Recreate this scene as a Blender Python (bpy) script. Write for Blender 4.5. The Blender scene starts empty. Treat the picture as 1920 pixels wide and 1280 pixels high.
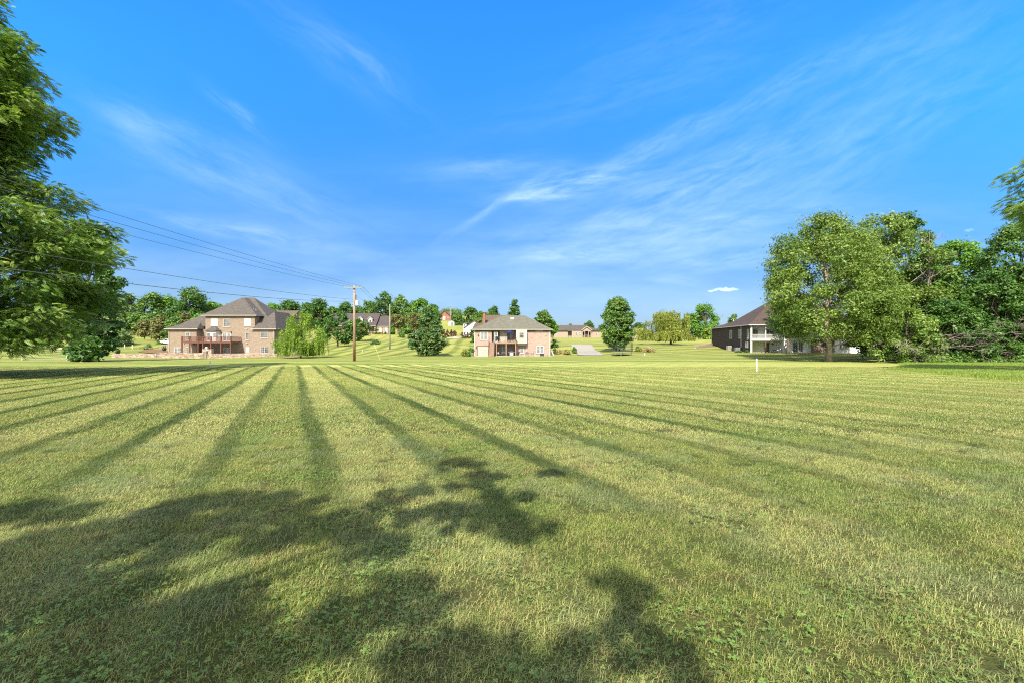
import bpy, math, random
import numpy as np
from mathutils import Vector
R = math.radians
SC = bpy.context.scene
COL = SC.collection
# ------------------------------------------------------------------ camera, sun, sky, exposure
CAMZ = 1.6
F = 853.0          # focal length in photo pixels (16 mm on 36 mm, 1920 px wide)
cam_d = bpy.data.cameras.new('camera'); cam = bpy.data.objects.new('camera', cam_d); COL.objects.link(cam)
cam.location = (0, 0, CAMZ); cam.rotation_euler = (R(90), 0, 0)
cam_d.sensor_width = 36; cam_d.lens = 16.0; cam_d.clip_start = 0.05; cam_d.clip_end = 3000
SC.camera = cam
SUN_EL, SUN_AZ = R(43), R(12)      # sun stands behind the camera, 12 degrees to its left
sd = Vector((math.sin(SUN_AZ)*math.cos(SUN_EL), math.cos(SUN_AZ)*math.cos(SUN_EL), -math.sin(SUN_EL)))
sl = bpy.data.lights.new('sun', 'SUN'); sun = bpy.data.objects.new('sun', sl); COL.objects.link(sun)
sl.energy = 4.0; sl.angle = R(0.45); sl.color = (1.0, 0.93, 0.80)
sun.rotation_euler = sd.to_track_quat('-Z', 'Y').to_euler(); sun.location = (-10, -40, 60)
SC.view_settings.view_transform = 'Standard'; SC.view_settings.look = 'None'
SC.view_settings.exposure = 1.35; SC.view_settings.gamma = 1.0
SC.cycles.max_bounces = 4; SC.cycles.diffuse_bounces = 2; SC.cycles.glossy_bounces = 2
SC.cycles.transmission_bounces = 3; SC.cycles.transparent_max_bounces = 6
SC.cycles.use_adaptive_sampling = True; SC.cycles.adaptive_threshold = 0.015
SC.cycles.use_denoising = False; SC.cycles.filter_width = 1.15

class NT:
    """small helper for writing node trees"""
    def __init__(s, tree): s.t = tree; s.n = tree.nodes; s.l = tree.links
    def new(s, ty, **kw):
        n = s.n.new(ty)
        for k, v in kw.items(): setattr(n, k, v)
        return n
    def put(s, sock, v):
        if isinstance(v, bpy.types.NodeSocket): s.l.new(v, sock)
        elif v is not None: sock.default_value = v
    def m(s, op, a, b=None, c=None, clamp=False):
        n = s.new('ShaderNodeMath', operation=op); n.use_clamp = clamp
        s.put(n.inputs[0], a)
        if b is not None: s.put(n.inputs[1], b)
        if c is not None: s.put(n.inputs[2], c)
        return n.outputs[0]
    def add(s, a, b): return s.m('ADD', a, b)
    def sub(s, a, b): return s.m('SUBTRACT', a, b)
    def mul(s, a, b): return s.m('MULTIPLY', a, b)
    def smooth(s, v, a, b, lo=0., hi=1.):
        n = s.new('ShaderNodeMapRange', interpolation_type='SMOOTHSTEP')
        s.put(n.inputs[0], v); n.inputs[1].default_value = a; n.inputs[2].default_value = b
        n.inputs[3].default_value = lo; n.inputs[4].default_value = hi
        return n.outputs[0]
    def mix(s, f, a, b, blend='MIX'):
        n = s.new('ShaderNodeMix', data_type='RGBA', blend_type=blend)
        s.put(n.inputs[0], f)
        s.put(n.inputs[6], a if isinstance(a, bpy.types.NodeSocket) else (*a, 1) if len(a) == 3 else a)
        s.put(n.inputs[7], b if isinstance(b, bpy.types.NodeSocket) else (*b, 1) if len(b) == 3 else b)
        return n.outputs[2]
    def noise(s, vec, scale, detail=3, rough=.55, dist=0.):
        n = s.new('ShaderNodeTexNoise'); s.put(n.inputs['Vector'], vec)
        n.inputs['Scale'].default_value = scale; n.inputs['Detail'].default_value = detail
        n.inputs['Roughness'].default_value = rough; n.inputs['Distortion'].default_value = dist
        return n.outputs[0]
    def comb(s, x, y, z):
        n = s.new('ShaderNodeCombineXYZ'); s.put(n.inputs[0], x); s.put(n.inputs[1], y); s.put(n.inputs[2], z)
        return n.outputs[0]
    def sep(s, v):
        n = s.new('ShaderNodeSeparateXYZ'); s.put(n.inputs[0], v); return n.outputs
    def scalev(s, v, sc):
        n = s.new('ShaderNodeVectorMath', operation='MULTIPLY'); s.put(n.inputs[0], v); n.inputs[1].default_value = sc
        return n.outputs[0]

# world: Nishita sky, tinted to the deep blue of the picture, with cirrus streaks fixed in the sky
W = bpy.data.worlds.new('World'); SC.world = W; W.use_nodes = True
w = NT(W.node_tree); w.n.clear()
sky = w.new('ShaderNodeTexSky', sky_type='NISHITA'); sky.sun_disc = False
sky.sun_elevation = SUN_EL; sky.sun_rotation = math.pi + SUN_AZ
sky.air_density = 1.0; sky.dust_density = 0.4; sky.ozone_density = 2.0; sky.altitude = 200
tc = w.new('ShaderNodeTexCoord')
dx, dy, dz = w.sep(tc.outputs['Generated'])
yy = w.m('MAXIMUM', dy, 0.15)
u = w.m('DIVIDE', dx, yy); v = w.m('DIVIDE', dz, yy)
fwd = w.smooth(dy, 0.15, 0.35)
uv = w.comb(u, v, 0.)
warp = w.sub(w.noise(w.comb(w.mul(u, 1.6), w.mul(v, 2.6), 3.1), 1.6, 3), .5)
warp2 = w.sub(w.noise(w.comb(w.mul(u, 1.6), w.mul(v, 2.6), 9.1), 1.6, 3), .5)
uu = w.add(u, w.mul(warp, .09)); vv = w.add(v, w.mul(warp2, .06))
total = None
# (px, py, half length, half width in photo px, angle degrees, strength)
for (cx, cy, L_, Wd, ang, st, gr) in [
        (1080, 345, 130, 22, 12, .75, 7), (1230, 270, 170, 18, 26, .30, 9), (1500, 150, 240, 26, 29, .20, 9),
        (1290, 350, 260, 50, 22, .42, 6), (1020, 372, 60, 9, 4, .8, 8), (930, 395, 110, 8, 33, .30, 8),
        (1090, 478, 120, 16, 6, .55, 6), (1380, 480, 140, 22, 5, .50, 5), (1270, 520, 50, 10, -8, .4, 6),
        (1600, 280, 360, 60, 28, .20, 6), (1250, 440, 330, 50, 8, .40, 6), (930, 320, 130, 24, 5, .28, 5),
        (450, 215, 70, 12, -38, .30, 8), (690, 125, 90, 10, -38, .18, 9), (420, 320, 260, 50, -24, .26, 5),
        (470, 435, 170, 14, -12, .42, 7), (280, 250, 110, 34, -20, .20, 5), (620, 90, 190, 45, -35, .12, 5),
        (1700, 110, 280, 60, 30, .18, 4), (900, 560, 900, 34, 0, .20, 3), (620, 500, 260, 26, -4, .18, 4),
        (1320, 50, 260, 50, 20, .12, 5), (1200, 170, 300, 40, 14, .12, 5)]:
    a = R(ang); ca, sa = math.cos(a), math.sin(a)
    cu, cv = (cx-960)/F, (640-cy)/F
    du = w.sub(uu, cu); dv = w.sub(vv, cv)
    al = w.add(w.mul(du, ca), w.mul(dv, sa)); ac = w.sub(w.mul(dv, ca), w.mul(du, sa))
    q = w.add(w.m('POWER', w.m('ABSOLUTE', w.mul(al, F/L_)), 2.), w.m('POWER', w.m('ABSOLUTE', w.mul(ac, F/Wd)), 2.))
    g = w.m('EXPONENT', w.mul(q, -1.))
    n = w.noise(w.comb(w.mul(al, gr*.7), w.mul(ac, gr*3.4), cu*7), 1.5, 7, .66, .15)
    g = w.mul(w.mul(g, st*.8), w.smooth(n, .28, .78))
    total = g if total is None else w.add(total, g)
# two small solid puffs low on the right
for (cx, cy, L_, Wd, st) in [(1362, 543, 24, 3.8, .8), (1336, 545, 10, 2.2, .7), (1817, 432, 10, 2.6, .22)]:
    cu, cv = (cx-960)/F, (640-cy)/F
    pw = w.mul(w.sub(w.noise(uv, 60, 3), .5), .012)
    q = w.add(w.m('POWER', w.m('ABSOLUTE', w.mul(w.sub(u, cu), F/L_)), 2.), w.m('POWER', w.m('ABSOLUTE', w.mul(w.add(w.sub(v, cv), pw), F/Wd)), 2.))
    total = w.add(total, w.mul(w.smooth(q, 1.3, .3), st))
total = w.mul(w.m('MINIMUM', total, 1.0), fwd)
hs = w.new('ShaderNodeHueSaturation'); hs.inputs['Hue'].default_value = .497
hs.inputs['Saturation'].default_value = 1.12; hs.inputs['Value'].default_value = 1.0
w.l.new(sky.outputs[0], hs.inputs['Color'])
tintc = w.mix(w.smooth(v, .0, .75), (0.19, 0.235, 0.36), (0.21, 0.79, 1.22)); tint = w.mix(1., hs.outputs[0], tintc, 'MULTIPLY')
# a wide soft veil lifts the lower sky, as thin high cirrus does
veil = w.mul(w.smooth(v, .5, .0), .22)
tot = w.m('MINIMUM', w.add(total, w.mul(veil, w.smooth(w.noise(w.comb(w.mul(u, 1.2), w.mul(v, 5.), 0.), 2., 4), .25, .75))), 1.)
skycol = w.mix(tot, tint, (3.0, 4.0, 4.5))
# white added to the unseen sky overhead and behind the camera, lifting the shade
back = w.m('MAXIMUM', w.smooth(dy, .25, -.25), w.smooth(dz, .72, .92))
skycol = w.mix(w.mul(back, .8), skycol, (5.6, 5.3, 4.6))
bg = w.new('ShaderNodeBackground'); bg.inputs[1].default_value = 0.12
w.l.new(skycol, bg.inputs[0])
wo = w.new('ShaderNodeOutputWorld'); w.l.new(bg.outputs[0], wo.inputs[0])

# ------------------------------------------------------------------ terrain height
def at(px, py, Y): return ((px-960)/F*Y, Y, CAMZ-(py-640)/F*Y)
def X_(px, Y): return (px-960)/F*Y
def base_h(x, y):
    y = np.asarray(y, float)
    z = -0.0211*np.clip(y, -60, 58) - 0.0211*8*(1-np.exp(-np.clip(y-58, 0, None)/8))
    return z
CP = [at(*c) for c in [
    (0,675,70),(120,675,70),(212,671,86),(300,671,86),(400,671,87),(520,668,90),(600,668,92),
    (200,652,108),(325,662.5,107),(420,662.5,107),(515,662.5,107),(420,662.5,118),(290,655,112),
    (250,640,128),(309,645,126),(325,645,128),(271,636,140),(215,638,130),(250,618,170),(180,625,160),(80,632,150),(0,640,140),
    (60,655,100),(0,660,98),(350,622,175),(400,620,190),(560,672,82),(600,658,102),(630,650,115),(668,640,140),
    (731,655,105),(700,645,118),(760,640,130),(700,627,160),(640,626,165),(740,627,165),(600,632,150),(560,630,150),
    (804,667,92),(850,634,138),(875,630,150),(800,634,145),(860,645,118),(800,628,165),(845,611,200),(833,602,260),(800,612,200),(760,612,210),(640,608,230),(540,610,220),
    (890,668,95),(960,667,98),(1032,667,98),(960,663,112),(1060,660,101),(1040,646,125),(1075,646,125),(1100,667,95),(1130,667,95),(1150,667,94),
    (1040,633,203),(1080,633,200),(1125,633,203),(1158,659,103),(1200,637,218),(1208,664,95),(1256,646,135),(1150,640,160),(1322,636,160),(1290,640,160),
    (1280,650,122),(1334,648,126),(1320,644,150),(1408,661,97),(1370,656,110),(1500,661,96),(1600,662,93),(1300,660,100),
    (1478,665,88),(1555,672,77),(1640,674,76),(1700,679,68),(1780,683,62),(1880,683,60),(1920,682,61),
    (1920,668,85),(1800,668,90),(1700,667,90),(1000,610,300),(1100,618,300),(1250,625,280),(1400,630,250),(1600,640,200),(1800,645,180),
    (300,590,300),(100,600,260),(600,590,320),(760,585,320),(900,590,300)]]
EXTRA = [(-150,90,-.5),(-200,200,8),(-330,300,14),(150,90,-1),(220,200,0),(380,300,3),(0,450,12),(-300,450,18),(300,450,9),
         (-100,60,-1.2),(100,60,-1.3),(80,45,-.95),(-80,40,-.8)]
CPX = np.array([c[0] for c in CP]+[e[0] for e in EXTRA]); CPY = np.array([c[1] for c in CP]+[e[1] for e in EXTRA])
CPZ = np.array([c[2] for c in CP]+[e[2] for e in EXTRA]) - base_h(CPX, CPY)
def gz(x, y):
    x = np.atleast_1d(np.asarray(x, float)); y = np.atleast_1d(np.asarray(y, float))
    out = np.zeros(x.shape); b = base_h(x, y)
    fade = np.clip((y-48)/26, 0, 1); fade = fade*fade*(3-2*fade)
    d2 = ((x[..., None]-CPX)**2 + (y[..., None]-CPY)**2)
    wgt = 1/(d2+9.0)**1.9
    out = (wgt*CPZ).sum(-1)/wgt.sum(-1)
    return b + out*fade
def g(x, y): return float(gz(x, y)[0])

# ------------------------------------------------------------------ object helpers
def tag(o, label=None, cat=None, group=None, kind=None):
    if label: o['label'] = label
    if cat: o['category'] = cat
    if group: o['group'] = group
    if kind: o['kind'] = kind
    return o
def thing(name, loc, label, cat, group=None, rz=0.):
    o = bpy.data.objects.new(name, None); COL.objects.link(o)
    o.location = loc; o.rotation_euler = (0, 0, rz); o.empty_display_size = .3
    return tag(o, label, cat, group)
class MB:
    def __init__(s): s.v = []; s.f = []
    def poly(s, pts):
        i = len(s.v); s.v += [tuple(p) for p in pts]; s.f.append(tuple(range(i, i+len(pts)))); return s
    def box(s, x0, y0, z0, x1, y1, z1):
        x0, x1 = min(x0, x1), max(x0, x1); y0, y1 = min(y0, y1), max(y0, y1); z0, z1 = min(z0, z1), max(z0, z1)
        i = len(s.v)
        s.v += [(x0,y0,z0),(x1,y0,z0),(x1,y1,z0),(x0,y1,z0),(x0,y0,z1),(x1,y0,z1),(x1,y1,z1),(x0,y1,z1)]
        s.f += [tuple(i+k for k in q) for q in ((3,2,1,0),(4,5,6,7),(0,1,5,4),(1,2,6,5),(2,3,7,6),(3,0,4,7))]
        return s
    def solid(s, pts, faces):
        i = len(s.v); s.v += [tuple(p) for p in pts]; s.f += [tuple(i+k for k in q) for q in faces]; return s
    def prism(s, poly, axis, a, b):
        """poly of 2D points extruded along axis from a to b"""
        def mk(p, t):
            if axis == 'y': return (p[0], t, p[1])
            if axis == 'x': return (t, p[0], p[1])
            return (p[0], p[1], t)
        n = len(poly); i = len(s.v)
        s.v += [mk(p, a) for p in poly] + [mk(p, b) for p in poly]
        s.f.append(tuple(i+k for k in range(n))); s.f.append(tuple(i+n+k for k in reversed(range(n))))
        for k in range(n): s.f.append((i+k, i+n+k, i+n+(k+1) % n, i+(k+1) % n))
        return s
    def tube(s, pts, rad, n=8, cap=True):
        pts = [Vector(p) for p in pts]
        if not hasattr(rad, '__len__'): rad = [rad]*len(pts)
        i0 = len(s.v); ref = Vector((.31, .22, .92))
        for k, p in enumerate(pts):
            d = (pts[min(k+1, len(pts)-1)]-pts[max(k-1, 0)]).normalized()
            a = d.cross(ref)
            if a.length < .15: a = d.cross(Vector((1, 0, 0)))
            a.normalize(); b = d.cross(a)
            for j in range(n):
                t = 2*math.pi*j/n
                s.v.append(tuple(p+(a*math.cos(t)+b*math.sin(t))*rad[k]))
        for k in range(len(pts)-1):
            for j in range(n):
                s.f.append((i0+k*n+j, i0+k*n+(j+1) % n, i0+(k+1)*n+(j+1) % n, i0+(k+1)*n+j))
        if cap:
            s.f.append(tuple(i0+j for j in reversed(range(n))))
            s.f.append(tuple(i0+(len(pts)-1)*n+j for j in range(n)))
        return s
    def bar(s, p, q, r=.02, n=4): return s.tube([p, q], r, n)
    def lathe(s, prof, c=(0, 0, 0), n=16):
        i0 = len(s.v)
        for r, z in prof:
            for j in range(n):
                t = 2*math.pi*j/n; s.v.append((c[0]+r*math.cos(t), c[1]+r*math.sin(t), c[2]+z))
        for k in range(len(prof)-1):
            for j in range(n): s.f.append((i0+k*n+j, i0+k*n+(j+1) % n, i0+(k+1)*n+(j+1) % n, i0+(k+1)*n+j))
        s.f.append(tuple(i0+j for j in reversed(range(n)))); s.f.append(tuple(i0+(len(prof)-1)*n+j for j in range(n)))
        return s
    def build(s, name, mat, parent=None, smooth=False):
        me = bpy.data.meshes.new(name); me.from_pydata(s.v, [], s.f); me.update()
        if smooth: me.shade_smooth()
        me.materials.append(mat)
        o = bpy.data.objects.new(name, me); COL.objects.link(o)
        if parent is not None: o.parent = parent
        return o
def npmesh(name, verts, nper, mat, tint=None):
    """mesh of many separate nper-sided faces from an (N*nper,3) array, optional per face tint"""
    me = bpy.data.meshes.new(name); nv = len(verts); nf = nv//nper
    me.vertices.add(nv); me.vertices.foreach_set('co', np.asarray(verts, np.float32).ravel())
    me.loops.add(nv); me.loops.foreach_set('vertex_index', np.arange(nv, dtype=np.int32))
    me.polygons.add(nf); me.polygons.foreach_set('loop_start', np.arange(0, nv, nper, dtype=np.int32))
    me.polygons.foreach_set('loop_total', np.full(nf, nper, np.int32))
    if tint is not None:
        a = me.attributes.new('tint', 'FLOAT', 'FACE'); a.data.foreach_set('value', np.asarray(tint, np.float32))
    me.materials.append(mat); me.update(calc_edges=True)
    return me
def link(name, me, parent=None):
    o = bpy.data.objects.new(name, me); COL.objects.link(o)
    if parent is not None: o.parent = parent
    return o

# ------------------------------------------------------------------ materials
def mat_new(name):
    m = bpy.data.materials.new(name); m.use_nodes = True; t = NT(m.node_tree)
    b = t.n['Principled BSDF']; return m, t, b
def simple(name, c1, c2=None, scale=3., rough=.8, stretch=(1, 1, 1), spec=.3, metal=0., bump=0., detail=4, lo=.3, hi=.7):
    m, t, b = mat_new(name)
    tcn = t.new('ShaderNodeTexCoord'); vec = t.scalev(tcn.outputs['Object'], stretch)
    n = t.noise(vec, scale, detail, .6)
    c2 = c2 or tuple(x*.75 for x in c1)
    t.l.new(t.mix(t.smooth(n, lo, hi), c1, c2), b.inputs['Base Color'])
    b.inputs['Roughness'].default_value = rough; b.inputs['Specular IOR Level'].default_value = spec
    b.inputs['Metallic'].default_value = metal
    if bump:
        bn = t.new('ShaderNodeBump'); bn.inputs['Strength'].default_value = bump; bn.inputs['Distance'].default_value = .05
        t.l.new(n, bn.inputs['Height']); t.l.new(bn.outputs[0], b.inputs['Normal'])
    return m
def brick(name, c1, c2, mortar):
    m, t, b = mat_new(name)
    tcn = t.new('ShaderNodeTexCoord'); x, y, z = t.sep(tcn.outputs['Object'])
    vec = t.comb(t.add(x, y), z, 0.)
    br = t.new('ShaderNodeTexBrick'); t.l.new(vec, br.inputs['Vector']); br.inputs['Scale'].default_value = 1.
    br.inputs['Brick Width'].default_value = .42; br.inputs['Row Height'].default_value = .15
    br.inputs['Mortar Size'].default_value = .018; br.inputs['Color1'].default_value = (*c1, 1); br.inputs['Color2'].default_value = (*c2, 1)
    br.inputs['Mortar'].default_value = (*mortar, 1)
    n = t.noise(t.comb(t.mul(t.add(x, y), 1.), t.mul(z, 2.5), 0.), 1.1, 5, .7)
    n2 = t.noise(t.comb(t.mul(t.add(x, y), 2.), t.mul(z, 6.), 4.), 2., 3, .7)
    c = t.mix(t.smooth(n, .35, .7, 0, .45), br.outputs[0], tuple(k*.62 for k in c1))
    c = t.mix(t.smooth(n2, .5, .72, 0, .35), c, tuple(min(1, k*1.5) for k in c2))
    t.l.new(c, b.inputs['Base Color']); b.inputs['Roughness'].default_value = .9; b.inputs['Specular IOR Level'].default_value = .2
    return m
def shingles(name, c1, c2):
    m, t, b = mat_new(name)
    tcn = t.new('ShaderNodeTexCoord'); x, y, z = t.sep(tcn.outputs['Object'])
    vec = t.comb(t.add(x, t.mul(y, .6)), t.mul(z, 1.), 0.)
    br = t.new('ShaderNodeTexBrick'); t.l.new(vec, br.inputs['Vector']); br.inputs['Scale'].default_value = 1.
    br.inputs['Brick Width'].default_value = .5; br.inputs['Row Height'].default_value = .13
    br.inputs['Mortar Size'].default_value = .012; br.inputs['Color1'].default_value = (*c1, 1); br.inputs['Color2'].default_value = (*c2, 1)
    br.inputs['Mortar'].default_value = (*[k*.55 for k in c2], 1)
    n = t.noise(t.comb(t.add(x, y), t.mul(z, 3.), 0.), 1.3, 5, .7)
    c = t.mix(t.smooth(n, .38, .68, 0, .5), br.outputs[0], tuple(k*.55 for k in c2))
    t.l.new(c, b.inputs['Base Color']); b.inputs['Roughness'].default_value = .85; b.inputs['Specular IOR Level'].default_value = .3
    return m
def leafmat(name, dark, mid, light, trans=.28, rough=.45):
    m, t, b = mat_new(name)
    at_ = t.new('ShaderNodeAttribute'); at_.attribute_name = 'tint'
    cr = t.new('ShaderNodeValToRGB'); e = cr.color_ramp.elements
    e[0].position = 0.; e[0].color = (*dark, 1); e[1].position = 1.; e[1].color = (*light, 1)
    k = e.new(.5); k.color = (*mid, 1)
    t.l.new(at_.outputs['Fac'], cr.inputs[0])
    t.l.new(cr.outputs[0], b.inputs['Base Color']); b.inputs['Roughness'].default_value = rough
    b.inputs['Specular IOR Level'].default_value = .35
    tr = t.new('ShaderNodeBsdfTranslucent'); t.l.new(t.mix(1., cr.outputs[0], (1.15, 1.25, .6), 'MULTIPLY'), tr.inputs[0])
    mx = t.new('ShaderNodeMixShader'); mx.inputs[0].default_value = trans
    t.l.new(b.outputs[0], mx.inputs[1]); t.l.new(tr.outputs[0], mx.inputs[2])
    t.l.new(mx.outputs[0], t.n['Material Output'].inputs[0])
    return m
def paint(name, c, rough=.45): return simple(name, c, tuple(k*.88 for k in c), 2.2, rough)
M = {}
M['brick_tan'] = brick('tan brick', (.215,.157,.115), (.275,.21,.155), (.25,.215,.18))
M['brick_pink'] = brick('pink brick', (.295,.21,.165), (.355,.265,.215), (.34,.285,.25))
M['brick_dark'] = brick('dark brown brick', (.060,.040,.034), (.088,.058,.048), (.095,.075,.063))
M['brick_red'] = brick('red brick', (.22,.075,.04), (.27,.105,.06), (.26,.19,.15))
M['roof_grey'] = shingles('grey shingles', (.115,.10,.087), (.078,.068,.06))
M['roof_green'] = shingles('greenish grey shingles', (.15,.145,.112), (.115,.11,.086))
M['roof_brown'] = shingles('brown shingles', (.088,.060,.050), (.064,.044,.037))
M['roof_tan'] = shingles('tan shingles', (.13,.094,.07), (.10,.072,.054))
M['roof_slate'] = shingles('slate coloured shingles', (.088,.070,.070), (.062,.052,.054))
M['white'] = paint('white paint', (.56,.56,.53))
M['white_siding'] = simple('white siding', (.78,.79,.79), (.66,.68,.70), 1.0, .6, (1, 1, 14))
M['cream'] = simple('cream siding', (.42,.375,.31), (.37,.33,.27), 1.0, .6, (1, 1, 14))
M['garage'] = simple('cream garage door', (.41,.36,.30), (.37,.325,.27), 2., .5)
M['gutter'] = paint('pale gutter metal', (.36,.33,.28))
M['trim_tan'] = paint('tan trim', (.42,.37,.30))
M['trim_brown'] = paint('brown trim', (.12,.075,.055))
M['blind'] = simple('window blinds', (.42,.43,.42), (.34,.36,.37), 1.5, .5, (1, 1, 30))
M['red_wood'] = simple('red stained deck boards', (.135,.056,.037), (.09,.038,.027), 4., .7, (1, 1, .3))
M['tan_wood'] = simple('tan deck timber', (.29,.19,.13), (.21,.135,.095), 4., .7, (1, 1, .3))
M['pole'] = None
M['pole_grey'] = simple('weathered grey green pole', (.27,.27,.215), (.17,.18,.14), 6., .9, (1, 1, .1))
M['metal_grey'] = simple('galvanised metal', (.42,.44,.44), (.33,.35,.36), 4., .4, metal=.5)
M['wire'] = simple('dark wire', (.10,.11,.11), (.08,.085,.09), 4., .6)
M['black'] = simple('black metal', (.02,.02,.022), (.035,.035,.04), 4., .5)
M['navy'] = simple('navy canvas', (.012,.022,.09), (.008,.015,.06), 4., .8)
M['stone'] = None
M['concrete'] = simple('pale concrete', (.38,.34,.27), (.29,.26,.21), 2.5, .9)
M['yellow'] = simple('yellow guy guard', (.60,.50,.18), (.50,.42,.16), 4., .5)
M['carpaint'] = simple('white car paint', (.72,.73,.74), (.68,.69,.70), 1., .25, spec=.6)
M['rubber'] = simple('black rubber', (.015,.015,.015), (.025,.025,.025), 5., .9)
M['net'] = simple('grey net cord', (.32,.34,.34), (.25,.27,.27), 4., .8)
def glassmat():
    m, t, b = mat_new('window glass')
    tcn = t.new('ShaderNodeTexCoord'); n = t.noise(tcn.outputs['Object'], .9, 3, .6)
    t.l.new(t.mix(t.smooth(n, .35, .65), (.03,.04,.05), (.12,.14,.16)), b.inputs['Base Color'])
    b.inputs['Roughness'].default_value = .08; b.inputs['Specular IOR Level'].default_value = .7
    return m
M['glass'] = glassmat()
def polemat():
    m, t, b = mat_new('creosoted timber pole')
    tcn = t.new('ShaderNodeTexCoord'); x, y, z = t.sep(tcn.outputs['Object'])
    n = t.noise(t.comb(t.mul(x, 14.), t.mul(y, 14.), t.mul(z, .9)), 1.6, 5, .65)
    c = t.mix(t.smooth(n, .3, .7), (.30,.185,.115), (.19,.11,.068))
    c = t.mix(t.smooth(z, 3.0, 9.0, 0, .75), c, (.26,.225,.18))       # greyed by weather towards the top
    lowm = t.mul(t.smooth(t.add(z, t.mul(n, 3.)), 4.6, 2.0), .9)
    c = t.mix(lowm, c, (.15,.055,.022))                              # preservative stain near the ground
    t.l.new(c, b.inputs['Base Color']); b.inputs['Roughness'].default_value = .9
    return m
M['pole'] = polemat()
def stonemat():
    m, t, b = mat_new('stacked field stone')
    tcn = t.new('ShaderNodeTexCoord'); x, y, z = t.sep(tcn.outputs['Object'])
    vo = t.new('ShaderNodeTexVoronoi'); t.l.new(t.comb(t.mul(t.add(x, y), 2.3), 0., t.mul(z, 5.5)), vo.inputs['Vector'])
    vo.inputs['Scale'].default_value = 1.
    s = t.sep(vo.outputs['Color'])
    c = t.mix(s[0], (.27,.20,.14), (.42,.35,.27))
    c = t.mix(t.smooth(s[1], .72, .8), c, (.16,.14,.12))
    c = t.mix(t.smooth(s[2], .75, .85), c, (.36,.19,.13))
    vd = t.new('ShaderNodeTexVoronoi', feature='DISTANCE_TO_EDGE'); t.l.new(t.comb(t.mul(t.add(x, y), 2.3), 0., t.mul(z, 5.5)), vd.inputs['Vector'])
    vd.inputs['Scale'].default_value = 1.
    c = t.mix(t.smooth(vd.outputs['Distance'], .0, .07), (.10,.085,.07), c)
    t.l.new(c, b.inputs['Base Color']); b.inputs['Roughness'].default_value = .95
    return m
M['stone'] = stonemat()
def gravelmat():
    m, t, b = mat_new('pale gravel')
    ge = t.new('ShaderNodeNewGeometry'); p = ge.outputs['Position']
    n = t.noise(p, 7., 4, .8); n2 = t.noise(p, .5, 4, .6)
    c = t.mix(t.smooth(n, .3, .7), (.30,.28,.25), (.19,.175,.15))
    c = t.mix(t.smooth(n2, .5, .75, 0, .5), c, (.30,.28,.20))
    t.l.new(c, b.inputs['Base Color']); b.inputs['Roughness'].default_value = .95
    return m
M['gravel'] = gravelmat()
M['mulch'] = simple('brown mulch', (.13,.068,.04), (.20,.125,.07), 3., .95)
M['bark'] = simple('bark', (.16,.125,.095), (.075,.06,.045), 5., .95, (1, 1, .25), bump=.6)
M['bark_pale'] = simple('pale mottled bark', (.40,.33,.25), (.20,.15,.11), 3.5, .9, (1, 1, .5), bump=.5)
M['bark_dead'] = simple('grey dead wood', (.24,.205,.17), (.16,.14,.115), 6., .95, (1, 1, .3))
L = {}
L['walnut'] = leafmat('walnut leaves', (0.055,0.120,0.020), (0.155,0.25,0.045), (0.34,0.43,0.12), .36)
L['deep'] = leafmat('deep green leaves', (0.029,0.078,0.016), (0.058,0.137,0.023), (0.124,0.227,0.039), .22)
L['bright'] = leafmat('bright green leaves', (0.058,0.143,0.016), (0.111,0.240,0.026), (0.208,0.351,0.046), .3)
L['mid'] = leafmat('mid green leaves', (0.049,0.111,0.021), (0.098,0.189,0.033), (0.195,0.299,0.058), .28)
L['pale'] = leafmat('pale green leaves', (0.098,0.156,0.046), (0.169,0.254,0.078), (0.312,0.403,0.130), .3)
L['sycamore'] = leafmat('sycamore leaves', (0.066,0.125,0.021), (0.140,0.220,0.038), (0.28,0.35,0.072), .3)
L['olive'] = leafmat('olive green needles', (0.085,0.098,0.026), (0.156,0.163,0.046), (0.247,0.234,0.072), .2)
L['willow'] = leafmat('willow leaves', (0.111,0.150,0.019), (0.215,0.254,0.039), (0.364,0.390,0.078), .32)
L['lime'] = leafmat('lime green leaves', (0.095,0.175,0.018), (0.175,0.280,0.030), (0.30,0.41,0.062), .35)
L['bluegreen'] = leafmat('blue green needles', (0.034,0.080,0.022), (0.068,0.138,0.034), (0.155,0.220,0.058), .15)
L['red_shrub'] = leafmat('purple brown shrub leaves', (0.065,0.033,0.023), (0.117,0.058,0.039), (0.182,0.104,0.065), .2)
L['straw'] = leafmat('dry grass', (0.208,0.169,0.065), (0.351,0.286,0.117), (0.520,0.429,0.208), .3)

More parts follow.
